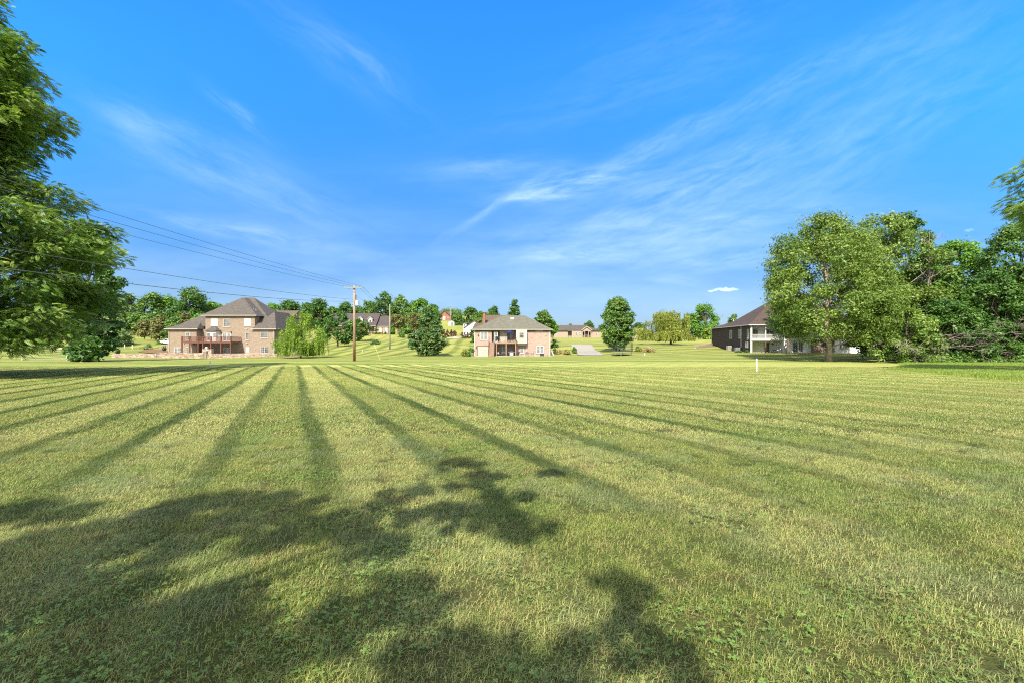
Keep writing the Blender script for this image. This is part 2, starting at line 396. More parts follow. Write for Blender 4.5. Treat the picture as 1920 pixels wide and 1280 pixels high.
# turf colour: one node group used by the ground sheet and by the grass blades
def turf_group():
    gr = bpy.data.node_groups.new('turf colour', 'ShaderNodeTree')
    gr.interface.new_socket('Color', in_out='OUTPUT', socket_type='NodeSocketColor')
    gr.interface.new_socket('Line', in_out='OUTPUT', socket_type='NodeSocketFloat'); t = NT(gr); out = t.new('NodeGroupOutput')
    ge = t.new('ShaderNodeNewGeometry'); x, y, z = t.sep(ge.outputs['Position'])
    P = t.comb(x, y, 0.)
    wob = t.mul(t.sub(t.noise(P, .22, 2), .5), .5)
    wob2 = t.add(t.mul(t.sub(t.noise(P, 1.7, 3), .5), .30), t.mul(t.sub(t.noise(P, 9., 2), .5), .22))
    p = t.add(t.add(t.add(x, t.mul(y, .478)), wob), wob2)
    # pass A: straight passes running away from the camera, 1.6 m apart
    def lines(p, off, per, w0, w1):
        f = t.m('FRACT', t.add(t.mul(t.sub(p, off), 1/per), 100.5))
        d = t.mul(t.m('ABSOLUTE', t.sub(f, .5)), per)
        return t.smooth(d, w1, w0)
    def idx(p, off, per):   # random number of each pass
        k = t.m('FLOOR', t.add(t.mul(t.sub(p, off), 1/per), 100.5))
        wn = t.new('ShaderNodeTexWhiteNoise', noise_dimensions='1D'); t.l.new(k, wn.inputs['W']); return wn.outputs['Value'], k
    rndA, kA = idx(p, .4, 1.6)
    brk = t.smooth(t.noise(t.comb(p, t.mul(y, .12), 0.), 1.1, 3), .30, .62)
    rightf = t.smooth(x, 1., 9.)
    ampA = t.mul(t.add(t.mul(rndA, .3), .75), t.sub(1., t.mul(rightf, .55)))
    nearf = t.smooth(y, 2., 8., .3, 1.); lineA = t.mul(nearf, t.mul(t.mul(lines(p, .4, 1.6, .11, .29), ampA), t.add(.6, t.mul(brk, .4))))
    altA = t.smooth(t.m('SINE', t.mul(t.sub(p, .4), math.pi/1.6)), -.5, .5)    # every other pass coloured paler, for light on leaning blades
    # pass B: passes across the far part of the lawn, gently curved
    cur = t.mul(t.mul(x, x), -.0016)
    q = t.add(t.add(t.add(y, t.mul(x, -.12)), cur), t.mul(t.sub(t.noise(P, .03, 2), .5), 9.))
    lineB = lines(q, 0., 5., .3, 1.9); altB = t.smooth(t.m('SINE', t.mul(q, math.pi/5.)), -.4, .4)
    qc = t.add(t.add(x, t.mul(y, -.17)), t.mul(t.sub(t.noise(P, .03, 2), .5), 9.))
    lineC = lines(qc, 0., 3.6, .35, 1.35)
    zb = t.smooth(t.add(t.add(y, t.mul(x, -.18)), t.mul(t.sub(t.noise(P, .06, 2), .5), 6.)), 54., 58.)
    zc = t.mul(t.smooth(y, 84., 90.), t.smooth(x, -8., -16.))
    def mf(f, a, b): return t.add(t.mul(a, t.sub(1., f)), t.mul(b, f))
    lineBC = mf(zc, t.mul(lineB, .8), t.mul(lineC, .85))
    line = mf(zb, lineA, lineBC)
    alt = mf(zb, altA, t.mul(altB, .5))
    hill = t.smooth(y, 135., 165.)
    line = t.mul(line, t.sub(1., t.mul(hill, .8)))
    # tones
    n1 = t.noise(P, .35, 3, .6); n2 = t.noise(P, 2.3, 3, .7); n3 = t.noise(P, 16., 2, .75); n4 = t.noise(P, .09, 2, .5)
    n5 = t.noise(t.comb(t.mul(x, 1.), t.mul(y, 1.), 7.), .8, 2, .6)
    c = t.mix(t.smooth(n1, .3, .7), (.335,.345,.085), (.255,.305,.058))
    c = t.mix(t.mul(t.sub(1., alt), .14), c, (.15,.235,.035)); c = t.mix(t.mul(alt, .66), c, (.48,.48,.17))                              # light on leaning passes, put in as a paler tone
    c = t.mix(t.mul(t.smooth(n2, .46, .66), .6), c, (.38,.31,.12))             # dry straw
    c = t.mix(t.mul(t.smooth(n5, .48, .66), .48), c, (.14,.25,.040))            # clover and lush patches
    c = t.mix(t.mul(t.smooth(n4, .50, .66), .4), c, (.42,.37,.13))
    nb = t.noise(t.comb(x, y, 3.), 3.6, 3, .7); c = t.mix(t.mul(t.smooth(nb, .60, .72), .5), c, (.21,.135,.065))
    c = t.mix(t.mul(t.m('MINIMUM', line, 1.), .97), c, (.034,.078,.010))                             # dark mower lines
    c = t.mix(t.mul(t.smooth(n3, .45, .75), .40), c, (.12,.16,.04))
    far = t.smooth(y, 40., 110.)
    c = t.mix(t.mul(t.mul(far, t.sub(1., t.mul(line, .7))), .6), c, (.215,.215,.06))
    t.l.new(c, out.inputs[0]); t.l.new(line, out.inputs[1])
    return gr
TURF = turf_group()
def turfmat():
    m, t, b = mat_new('mown lawn')
    gn = t.new('ShaderNodeGroup'); gn.node_tree = TURF
    ge = t.new('ShaderNodeNewGeometry'); P = ge.outputs['Position']; x, y, z = t.sep(P)
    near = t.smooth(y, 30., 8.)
    c = t.mix(t.mul(near, .9), gn.outputs[0], (.030,.034,.012))     # thatch and soil, darkened to deepen the gaps between real blades
    fine = t.noise(t.comb(t.mul(x, 1.), t.mul(y, .55), 0.), 9., 5, .8)
    c = t.mix(t.smooth(fine, .35, .75, 0, .38), c, (.06,.085,.018))
    c = t.mix(t.smooth(fine, .38, .2, 0, .35), c, (.44,.43,.16))
    t.l.new(c, b.inputs['Base Color']); b.inputs['Roughness'].default_value = .95; b.inputs['Specular IOR Level'].default_value = .1
    bn = t.new('ShaderNodeBump'); bn.inputs['Strength'].default_value = .7; bn.inputs['Distance'].default_value = .06
    t.l.new(t.noise(P, 13., 4, .8), bn.inputs['Height']); t.l.new(bn.outputs[0], b.inputs['Normal'])
    return m
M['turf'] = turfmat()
def blademat(name, hue=None, f=0.):
    m, t, b = mat_new(name)
    gn = t.new('ShaderNodeGroup'); gn.node_tree = TURF
    at_ = t.new('ShaderNodeAttribute'); at_.attribute_name = 'tint'
    v_ = at_.outputs['Fac']
    c = t.mix(t.mul(t.smooth(v_, .55, 1., 0, .55), t.sub(1., t.mul(gn.outputs[1], .9))), gn.outputs[0], (.60,.53,.23))
    c = t.mix(t.mul(t.smooth(v_, .55, 0., 0, .75), t.sub(1., t.mul(gn.outputs[1], .8))), c, (.055,.155,.018))
    if hue: c = t.mix(f, c, hue)
    t.l.new(c, b.inputs['Base Color']); b.inputs['Roughness'].default_value = .5; b.inputs['Specular IOR Level'].default_value = .3
    tr = t.new('ShaderNodeBsdfTranslucent'); t.l.new(c, tr.inputs[0])
    mx = t.new('ShaderNodeMixShader'); mx.inputs[0].default_value = .3
    t.l.new(b.outputs[0], mx.inputs[1]); t.l.new(tr.outputs[0], mx.inputs[2]); t.l.new(mx.outputs[0], t.n['Material Output'].inputs[0])
    return m
M['blade'] = blademat('grass blades'); M['blade_blue'] = blademat('blue grey fescue blades', (.20,.26,.14), .35)
M['clover'] = blademat('clover leaves', (.13,.24,.05), .6)
M['tallblade'] = blademat('tall bright grass', (.20,.30,.035), .75)

# ------------------------------------------------------------------ the ground: one sheet out to the horizon
def axis(n0, step, far, grow=1.09):
    a = list(np.arange(0, n0+step/2, step)); s = step
    while a[-1] < far: s *= grow; a.append(a[-1]+s)
    return np.array(a)
xs = axis(90, 1.25, 1500); xs = np.concatenate([-xs[:0:-1], xs])
ys = axis(150, 1.25, 1500); ys = np.concatenate([-axis(20, 4, 60)[:0:-1], ys])
XX, YY = np.meshgrid(xs, ys)
ZZ = gz(XX, YY)
def sheet(name, XX, YY, ZZ, mat):
    ny, nx = XX.shape
    me = bpy.data.meshes.new(name)
    V = np.stack([XX, YY, ZZ], -1).reshape(-1, 3)
    i = (np.arange(ny-1)[:, None]*nx+np.arange(nx-1)).ravel()
    Fq = np.stack([i, i+1, i+nx+1, i+nx], 1)
    me.vertices.add(len(V)); me.vertices.foreach_set('co', V.astype(np.float32).ravel())
    me.loops.add(Fq.size); me.loops.foreach_set('vertex_index', Fq.astype(np.int32).ravel())
    me.polygons.add(len(Fq)); me.polygons.foreach_set('loop_start', np.arange(0, Fq.size, 4, dtype=np.int32))
    me.polygons.foreach_set('loop_total', np.full(len(Fq), 4, np.int32))
    me.materials.append(mat); me.update(calc_edges=True); me.shade_smooth()
    return link(name, me)
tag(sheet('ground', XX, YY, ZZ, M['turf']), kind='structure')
def quad_sheet(name, c4, n, m, mat, lift):
    """a sheet that follows the ground between four corners (x,y), near edge first"""
    a, b, c, d = [np.array(k, float) for k in c4]
    s = np.linspace(0, 1, n)[None, :, None]; t = np.linspace(0, 1, m)[:, None, None]
    rng = np.random.RandomState(5)
    P = (a*(1-s)+b*s)*(1-t)+(d*(1-s)+c*s)*t
    P = P + (rng.rand(*P.shape)-.5)*.5
    Z = gz(P[..., 0], P[..., 1])+lift
    return sheet(name, P[..., 0], P[..., 1], Z, mat)
def pxy(px, Y): return (X_(px, Y), Y)
tag(quad_sheet('gravel_driveway', [pxy(1083, 96.5), pxy(1132, 96.5), pxy(1107, 124), pxy(1069, 124)], 14, 24, M['gravel'], .10), kind='structure')
tag(quad_sheet('road', [pxy(835, 131), pxy(856, 131), pxy(872, 141), pxy(852, 146)], 8, 12, M['concrete'], .12), kind='structure')

# ------------------------------------------------------------------ grass blades near the camera (one object of instanced tufts)
rng = np.random.RandomState(3)
def tuft(nb, size, h0, h1, w0, w1, lean, seed, mat, name):
    r = np.random.RandomState(seed)
    base = np.stack([(r.rand(nb)-.5)*size, (r.rand(nb)-.5)*size, np.full(nb, -.01)], 1)
    ang = r.rand(nb)*2*np.pi; ln = lean*(.3+r.rand(nb)); h = h0+(h1-h0)*r.rand(nb)**1.5; wd = w0+(w1-w0)*r.rand(nb)
    dirv = np.stack([np.cos(ang), np.sin(ang), np.zeros(nb)], 1)*ln[:, None]
    side = np.stack([-np.sin(ang+.5), np.cos(ang+.5), np.zeros(nb)], 1)*wd[:, None]/2
    up = np.zeros((nb, 3)); up[:, 2] = 1
    mid = base+(dirv*.35+up*.6)*h[:, None]; tip = base+(dirv*1.15+up*(1-.35*np.minimum(ln, 1.2))[:, None])*h[:, None]
    q1 = np.stack([base-side, base+side, mid+side*.8, mid-side*.8], 1)
    q2 = np.stack([mid-side*.8, mid+side*.8, tip+side*.1, tip-side*.1], 1)
    V = np.concatenate([q1, q2], 1).reshape(-1, 3); tint = np.repeat(r.rand(nb), 2)
    return npmesh(name, V, 4, mat, tint)
def clover(nb, size, seed, name):
    r = np.random.RandomState(seed); Vs = []; T = []
    for k in range(nb):
        c = np.array([(r.rand()-.5)*size, (r.rand()-.5)*size, .02+.035*r.rand()]); rad = .006+.005*r.rand(); a0 = r.rand()*6.28
        nrm = np.array([(r.rand()-.5)*.7, (r.rand()-.5)*.7, 1.]); nrm /= np.linalg.norm(nrm)
        ux = np.cross(nrm, [0, 1, 0]); ux /= np.linalg.norm(ux); uy = np.cross(nrm, ux); tn = r.rand()
        for j in range(3):
            a = a0+j*2.094; d = ux*math.cos(a)+uy*math.sin(a); e = ux*-math.sin(a)+uy*math.cos(a)
            Vs += [c, c+d*rad*.9+e*rad*.75, c+d*rad*1.7, c+d*rad*.9-e*rad*.75]; T.append(tn*.6)
    return npmesh(name, np.array(Vs), 4, M['clover'], T)
def scatter(name, variants, pts, rot, scl, idx, label, cat, kind='stuff'):
    colx = bpy.data.collections.new(name+' sources')
    for k, me in enumerate(variants): colx.objects.link(bpy.data.objects.new('%s source %02d' % (name, k), me))
    me = bpy.data.meshes.new(name); n = len(pts)
    me.vertices.add(n); me.vertices.foreach_set('co', pts.astype(np.float32).ravel())
    for an, ty, arr in (('rz', 'FLOAT', rot), ('sc', 'FLOAT', scl), ('ix', 'INT', idx)):
        a = me.attributes.new(an, ty, 'POINT'); a.data.foreach_set('value', arr.astype(np.float32 if ty == 'FLOAT' else np.int32))
    me.update(); o = link(name, me)
    ng = bpy.data.node_groups.new(name+' scatter', 'GeometryNodeTree')
    ng.interface.new_socket('Geometry', in_out='INPUT', socket_type='NodeSocketGeometry')
    ng.interface.new_socket('Geometry', in_out='OUTPUT', socket_type='NodeSocketGeometry')
    N = ng.nodes; K = ng.links
    gi = N.new('NodeGroupInput'); go = N.new('NodeGroupOutput'); ci = N.new('GeometryNodeCollectionInfo'); ip = N.new('GeometryNodeInstanceOnPoints')
    ci.inputs['Collection'].default_value = colx; ci.inputs['Separate Children'].default_value = True; ci.inputs['Reset Children'].default_value = True
    ip.inputs['Pick Instance'].default_value = True
    def attr(nm, ty):
        a = N.new('GeometryNodeInputNamedAttribute'); a.data_type = ty; a.inputs['Name'].default_value = nm; return a.outputs[0]
    cx = N.new('ShaderNodeCombineXYZ'); K.new(attr('rz', 'FLOAT'), cx.inputs[2])
    K.new(gi.outputs[0], ip.inputs['Points']); K.new(ci.outputs[0], ip.inputs['Instance']); K.new(attr('ix', 'INT'), ip.inputs['Instance Index'])
    e2r = N.new('FunctionNodeEulerToRotation'); K.new(cx.outputs[0], e2r.inputs[0]); K.new(e2r.outputs[0], ip.inputs['Rotation'])
    K.new(attr('sc', 'FLOAT'), ip.inputs['Scale']); K.new(ip.outputs[0], go.inputs[0])
    md = o.modifiers.new('scatter', 'NODES'); md.node_group = ng
    return tag(o, label, cat, kind=kind)
GV = [tuft(700, .42, .022, .060, .0020, .0042, .9, 10+k, M['blade'], 'blades') for k in range(5)]
GV += [tuft(560, .40, .030, .080, .0018, .0036, 1.1, 20+k, M['blade_blue'], 'fescue') for k in range(2)]
GV += [clover(90, .60, 30+k, 'clover') for k in range(2)]                       # 7,8
GV += [tuft(560, .72, .03, .065, .006, .010, .9, 40+k, M['blade'], 'mid blades') for k in range(3)]   # 9-11
GV += [tuft(420, 1.25, .03, .060, .012, .020, .8, 50+k, M['blade'], 'far blades') for k in range(3)]    # 12-14
P, I, S_ = [], [], []
def ring(y0, y1, step, choose, s0, s1):
    for yv in np.arange(y0, y1, step):
        hw = (yv+1.2)*1.17+2.6
        for xv in np.arange(-hw, hw, step):
            px_, py_ = xv+(rng.rand()-.5)*step, yv+(rng.rand()-.5)*step
            P.append((px_, py_)); I.append(choose(px_, py_)); S_.append(s0+(s1-s0)*rng.rand())
def vn(x, y, s, sd_):
    return math.sin(x*s+sd_)*math.cos(y*s*1.3+sd_*2)+.6*math.sin((x+y)*s*2.1+sd_*3)
def chooseA(x, y):
    a = vn(x, y, 1.7, 1.3); b = vn(x, y, 1.1, 4.2)
    if rng.rand() < .12+.35*max(0, b-.3): return 5+rng.randint(2)
    return rng.randint(5)
ring(.6, 8.5, .27, chooseA, .8, 1.15)
def cl(x, y): return 7+rng.randint(2)
for k in range(380):
    yv = .8+rng.rand()**1.3*8.; xv = (rng.rand()*2-1)*(yv*1.15+1)
    if rng.rand() < (.9 if xv < 1.2 else .45)*math.exp(-yv/3.)*(1+.5*vn(xv, yv, 1.9, 2.2)): P.append((xv, yv)); I.append(cl(0, 0)); S_.append(.8+.5*rng.rand())
ring(8.5, 20, .44, lambda x, y: 9+rng.randint(3), .8, 1.1)
ring(20, 46, .85, lambda x, y: 12+rng.randint(3), .8, 1.1)
P = np.array(P); pts = np.column_stack([P, gz(P[:, 0], P[:, 1])])
scatter('lawn_grass', GV, pts, rng.rand(len(P))*6.283, np.array(S_), np.array(I), 'short mown grass blades and clover covering the near lawn', 'grass')
# tall unmown strip in front of the right hand trees
TV = [tuft(110, .8, .10, .30, .010, .018, .5, 70+k, M['tallblade'], 'tall blades') for k in range(3)]
P = []
for k in range(15000):
    yv = 25+35*rng.rand(); left = np.interp(yv, [25, 32, 40, 50, 60], [28.1, 30.8, 34.2, 44., 52.])+rng.randn()*.5
    P.append((left+rng.rand()*(X_(1960, yv)-left+3), yv))
P = np.array([p for p in P if p[0] < X_(2000, p[1])])
pts = np.column_stack([P, gz(P[:, 0], P[:, 1])])
scatter('tall_grass', TV, pts, rng.rand(len(P))*6.283, .6+.6*rng.rand(len(P)), rng.randint(0, 3, len(P)), 'bright unmown grass strip before the right hand trees', 'tall grass')

# ------------------------------------------------------------------ trees
def sph(r, n):
    v = r.randn(n, 3); return v/np.linalg.norm(v, axis=1)[:, None]
def leafcloud(r, centers, radii, n, size, tints, flat=.8, elong=1.9, outw=.7, upw=.6, droop=0.):
    w_ = radii**2; k = r.choice(len(centers), n, p=w_/w_.sum())
    d = sph(r, n); rr = radii[k]*(.30+.70*r.rand(n)**.5)*(1+.30*np.sin(d[:, 0]*5+k)*np.sin(d[:, 1]*6+k*2)+.25*np.sin(d[:, 2]*9+k*3))*(1+.22*np.abs(r.randn(n))*(r.rand(n) < .3))
    off = d*rr[:, None]; off[:, 2] *= flat
    c = centers[k]+off
    nr = d*outw+np.array([0, 0, upw])+r.randn(n, 3)*.45; nr /= np.linalg.norm(nr, axis=1)[:, None]
    t = np.cross(nr, r.randn(n, 3)); t /= np.linalg.norm(t, axis=1)[:, None]+1e-9
    if droop: t[:, 2] -= droop; t /= np.linalg.norm(t, axis=1)[:, None]
    b = np.cross(nr, t); b /= np.linalg.norm(b, axis=1)[:, None]+1e-9
    s = size*(.6+.8*r.rand(n))
    t = t*(s*elong/2)[:, None]; b = b*(s/2)[:, None]
    V = np.stack([c-t, c-t*.1+b, c+t, c-t*.1-b], 1).reshape(-1, 3)
    tt = np.clip(tints[k]*.55+.45*r.rand(n), 0, 1)
    return V, tt
def wander(r, a, b, n, amp):
    a = np.array(a, float); b = np.array(b, float); L_ = np.linalg.norm(b-a)
    pts = [a+(b-a)*i/n for i in range(n+1)]
    for i in range(1, n): pts[i] = pts[i]+r.randn(3)*amp*L_*math.sin(math.pi*i/n)
    return pts
PROF = {
 'round': [(0,.35),(.12,.75),(.3,.98),(.5,1.),(.7,.88),(.85,.62),(1,.18)],
 'oval': [(0,.45),(.1,.8),(.3,1.),(.55,.92),(.75,.68),(.9,.40),(1,.10)],
 'cone': [(0,.75),(.12,1.),(.35,.88),(.6,.62),(.8,.38),(.92,.2),(1,.05)],
 'vase': [(0,.18),(.2,.5),(.45,.85),(.7,1.),(.88,.75),(1,.3)],
 'holly': [(0,.45),(.12,.85),(.25,1.),(.45,.86),(.65,.62),(.85,.42),(.95,.25),(1,.06)],
 'mound': [(0,.92),(.25,1.),(.5,.9),(.75,.66),(.92,.38),(1,.1)],
 'tall': [(0,.35),(.2,.85),(.4,1.),(.6,.95),(.8,.72),(.93,.42),(1,.12)],
}
def tree(name, x, y, top, hw, leaf, label, cat='tree', cb=.15, prof='round', n=7000, ls=.34, ncl=70, clr=.22, bark='bark', tr=None,
         seed=0, group=None, flat=.8, strands=0, lean=0., irr=.22, trunks=1, gaps=0., depth=None, dead=0, z0=None, up=.6):
    """top: height of tree, hw: crown half width, cb: crown bottom as a fraction of the height"""
    r = np.random.RandomState(seed+1)
    z0 = g(x, y) if z0 is None else z0
    T = thing(name, (x, y, z0-.05), label, cat, group)
    H = top; cz = cb*H; pz, pr = zip(*PROF[prof]); dw = depth or hw
    ph = r.rand(6)*6.28
    cents = []; rads = []
    while len(cents) < ncl:
        h = r.rand(); th = r.rand()*6.283; rr = np.interp(h, pz, pr)
        if r.rand() > rr+.15: continue
        lob = 1+irr*(math.sin(th*2+ph[0]+h*3)+.7*math.sin(th*3+ph[1]-h*5)+.5*math.sin(h*11+ph[2]))*.7
        cr = hw*clr*(.40+.95*r.rand()**1.3)
        rad = max(0., rr*lob-clr*.45)*(.30+.70*r.rand()**.45)
        zz = cz+(H-cz)*h; zz = min(zz, H-cr*flat*.75)
        cents.append((math.cos(th)*rad*hw+lean*h, math.sin(th)*rad*dw, max(zz, cz+cr*.2))); rads.append(cr)
    cents = np.array(cents); rads = np.array(rads)
    if gaps: keep = r.rand(ncl) > gaps; cents = cents[keep]; rads = rads[keep]
    tints = .15+.7*r.rand(len(cents))
    V, tt = leafcloud(r, cents, rads, n, ls, tints, flat, upw=up)
    if strands:
        Vs, ts = [V], [tt]
        m_ = strands; k = r.randint(0, len(cents), m_); st = cents[k]+sph(r, m_)*rads[k][:, None]
        ln = (.14+.30*r.rand(m_))*H; ln = np.minimum(ln, np.maximum(st[:, 2]-cz*.6, .3)); seg = 14
        for j in range(seg):
            c = st.copy(); c[:, 2] -= ln*j/seg; c[:, :2] += st[:, :2]*(.05*j/seg)+r.randn(m_, 2)*.05
            t_ = r.randn(m_, 3)*.35; t_[:, 2] -= 1; t_ /= np.linalg.norm(t_, axis=1)[:, None]
            b_ = np.cross(t_, r.randn(m_, 3)); b_ /= np.linalg.norm(b_, axis=1)[:, None]
            s = ls*(.7+.6*r.rand(m_)); t2 = t_*(s*1.3)[:, None]; b2 = b_*(s*.27)[:, None]
            Vs.append(np.stack([c-t2, c+b2, c+t2, c-b2], 1).reshape(-1, 3)); ts.append(np.clip(tints[k]*.6+.4*r.rand(m_), 0, 1))
        V = np.concatenate(Vs); tt = np.concatenate(ts)
    link('crown', npmesh('crown', V, 4, L[leaf], tt), T)
    tr = tr or H*.022
    mb = MB()
    for q in range(trunks):
        a = 6.28*q/max(1, trunks)+r.rand(); bx, by = (math.cos(a)*tr*1.6, math.sin(a)*tr*1.6) if trunks > 1 else (0, 0)
        tx, ty = (math.cos(a)*hw*.35, math.sin(a)*hw*.35) if trunks > 1 else (lean*.7, 0)
        trk = wander(r, (bx, by, -.35), (tx, ty, H*.82), 7, .02)
        sc = 1 if trunks == 1 else .6
        mb.tube(trk, [tr*sc*f for f in (1.35, .95, .85, .72, .55, .4, .26, .1)], 8)
        nl = min(len(cents), 26//trunks+4)
        for k in r.choice(len(cents), nl, replace=False):
            c = cents[k]; hz = max(cz*.55, min(c[2]*.55, H*.6)); f = (hz+.35)/(H*.82+.35)
            i = min(int(f*7), 6); p0 = trk[i]+(trk[i+1]-trk[i])*(f*7-i)
            rr0 = tr*sc*max(.18, .5-.35*f)
            pp = wander(r, p0, c, 4, .06)
            mb.tube(pp, [rr0, rr0*.8, rr0*.6, rr0*.4, rr0*.15], 5)
    mb.build('trunk', M[bark], T, smooth=True)
    if dead:
        mb = MB()
        for q in range(dead): branchy(mb, r, (hw*.3*r.randn(), -dw*.5*r.rand(), cz+(H-cz)*.3*r.rand()+H*.1), (hw*.8*r.randn(), -dw*1.05, H*(.18+.3*r.rand())), .07)
        mb.build('dead_branches', M['bark_dead'], T)
    return T
def branchy(mb, r, a, b, rad, depth=3):
    pts = wander(r, a, b, 5, .07)
    mb.tube(pts, [rad, rad*.85, rad*.7, rad*.5, rad*.35, rad*.15], 5)
    if depth <= 0: return
    L_ = np.linalg.norm(np.array(b)-np.array(a))
    for q in range(4):
        i = r.randint(1, 5); p = pts[i]; d = (np.array(b)-np.array(a))/L_+r.randn(3)*.65; d /= np.linalg.norm(d)
        branchy(mb, r, p, p+d*L_*(.3+.3*r.rand()), rad*.5, depth-1)
def pt(name, px, Y, ytop, hwpx, leaf, label, cat='tree', yb=None, **kw):
    """tree given by where it stands (bearing, distance) and how tall and wide it looks in photo pixels"""
    x = X_(px, Y); z0 = g(x, Y); top = CAMZ+(640-ytop)/F*Y-z0
    return tree(name, x, Y, top, hwpx/F*Y, leaf, label, cat, **kw)

# big walnut on the left: sprays of compound leaves on long level boughs
def walnut(name, x, y, H, prof, label, seed, nfr, cats='tree', crown_bottom=2.1, ncl=150, clsc=1., flen=.46, extra=None, side=None):
    r = np.random.RandomState(seed); z0 = g(x, y)
    T = thing(name, (x, y, z0-.05), label, cats)
    hz, hr = zip(*prof)
    cents, rads, tips = [], [], []
    while len(cents) < ncl:
        h = crown_bottom+(H-crown_bottom)*r.rand(); th = r.rand()*6.283; R0 = np.interp(h, hz, hr)
        if r.rand() > R0/max(hr)+.1: continue
        R1 = R0*(1+.10*math.sin(3*th+h)+.08*math.sin(5*th-h*1.3))
        cr = (.6+1.4*r.rand())*clsc
        rad = max(.2, R1-cr*.9)*(.35+.65*r.rand()**.4)
        cents.append((math.cos(th)*rad, math.sin(th)*rad, h)); rads.append(cr)
    if extra:
        for e in extra: cents.append(e[:3]); rads.append(e[3])
    cents = np.array(cents); rads = np.array(rads); tints = r.rand(len(cents))
    w_ = rads**2; k = r.choice(len(cents), nfr, p=w_/w_.sum())
    d = sph(r, nfr); outd = cents[k].copy(); outd[:, 2] = 0; outd /= np.linalg.norm(outd, axis=1)[:, None]+1e-9
    rr = rads[k]*(.3+.7*r.rand(nfr)**.5)
    off = d*rr[:, None]; off[:, 2] *= .58
    off += outd*(np.abs((off*outd).sum(1))*.3)[:, None]
    c = cents[k]+off
    axis_ = outd*.5+off/ (rads[k][:, None])*.9+r.randn(nfr, 3)*.7; axis_[:, 2] = axis_[:, 2]*.4-.22+.22*r.randn(nfr)
    axis_ /= np.linalg.norm(axis_, axis=1)[:, None]
    side_ = np.cross(axis_, [0, 0, 1.]); side_ += r.randn(nfr, 3)*.35; side_ /= np.linalg.norm(side_, axis=1)[:, None]
    upv = np.cross(side_, axis_)
    fl = flen*(.7+.6*r.rand(nfr)); Vs = []; ts = []; pairs = 6
    tk = np.clip(tints[k]*.6+.4*r.rand(nfr), 0, 1)
    for j in range(pairs):
        f = (j+.6)/pairs; base = c+axis_*(fl*f)[:, None]; base[:, 2] -= fl*.22*f*f
        for sgn in (-1, 1):
            dirv = side_*sgn*.85+axis_*.5; dirv[:, 2] -= .22; dirv /= np.linalg.norm(dirv, axis=1)[:, None]
            wv = np.cross(dirv, upv); ll = fl*.30*math.sin(math.pi*(.2+.7*f)); lw = ll*.40
            Vs.append(np.stack([base, base+dirv*(ll*.4)[:, None]+wv*lw[:, None], base+dirv*ll[:, None], base+dirv*(ll*.4)[:, None]-wv*lw[:, None]], 1).reshape(-1, 3))
            ts.append(tk)
    link('crown', npmesh('crown', np.concatenate(Vs), 4, L['walnut'], np.concatenate(ts)), T)
    mb = MB(); trk = wander(r, (0, 0, -.4), (0, 0, H*.85), 8, .015)
    mb.tube(trk, [.62, .48, .42, .36, .3, .22, .15, .09, .04], 10)
    for k in range(len(cents)):
        if k % 2 and k < ncl: continue
        cc = cents[k]; hb = max(1.6, cc[2]*.75-.6); f = min(.98, (hb+.4)/(H*.85+.4)); i = min(int(f*8), 7); p0 = trk[i]+(trk[i+1]-trk[i])*(f*8-i)
        r0 = .17*(1-f*.7)
        mb.tube(wander(r, p0, cc, 6, .045), [r0, r0*.8, r0*.65, r0*.5, r0*.35, r0*.22, r0*.1], 5)
    mb.build('trunk', M['bark'], T, smooth=True)
    return T
walnut('walnut_tree', X_(-60, 30), 30, 26.5,
    [(1.0,6.2),(2.,7.6),(5.,7.8),(8.,8.1),(9.5,8.3),(11.,7.2),(12.5,5.5),(14.,3.2),(15.3,3.6),(17.,4.8),(20.,4.7),(22.,3.6),(24.,2.2),(26.,1.)],
    'big walnut tree with drooping level sprays filling the left edge', 5, 58000, ncl=260,
    extra=[(7.7,-1.5,8.9,.8),(8.3,-1.0,9.9,.6),(7.5,-.5,7.9,.8),(8.2,-2,8.7,.6),(3.6,-2.5,19.5,.9),(4.8,-1.,17.6,.8),(4.4,-2,16.4,.8),(8.0,-3,4.,1.2),(8.2,-2,2.6,1.1),(7.6,-4,2.2,1.2),(7,-5,3.2,1.4),(6,-6,4.5,1.5),(6.5,-5.5,6.5,1.5),(4,-6,9,1.6),(5,-5,11,1.4),(3,-4,15,1.2),(2,-4,17.5,1.4),(1,-5,13,1.6),(0,-7,7,1.7),(3,-6,5.5,1.6),(5,-5.5,7.5,1.5),(1.5,-7,8.8,1.6),(2.5,-7,4.,1.5),(4.5,-6,2.8,1.3),(6,-4,9.8,1.4),(0.5,-6,10.5,1.6),(7.2,-3,5.6,1.3),(3.5,-6.5,6.6,1.5),(1.,-7.5,5.6,1.5)])
pt('dark_tree', 170, 65, 438, 54, 'deep', 'dark dense tree standing behind the big walnut at left', cb=.03, prof='oval', n=34000, ls=.24, ncl=150, clr=.2, seed=11)
# walnut out of frame on the right whose boughs reach in, and the one behind the camera that shades the foreground
walnut('overhanging_walnut', X_(2180, 27), 27, 19., [(8.,4.0),(10.,6.),(11.,6.5),(12.5,6.2),(14.,5.6),(15.5,4.8),(17,3.0),(19.,1.)],
    'walnut boughs reaching in at the upper right edge', 8, 17000, crown_bottom=10., ncl=90)
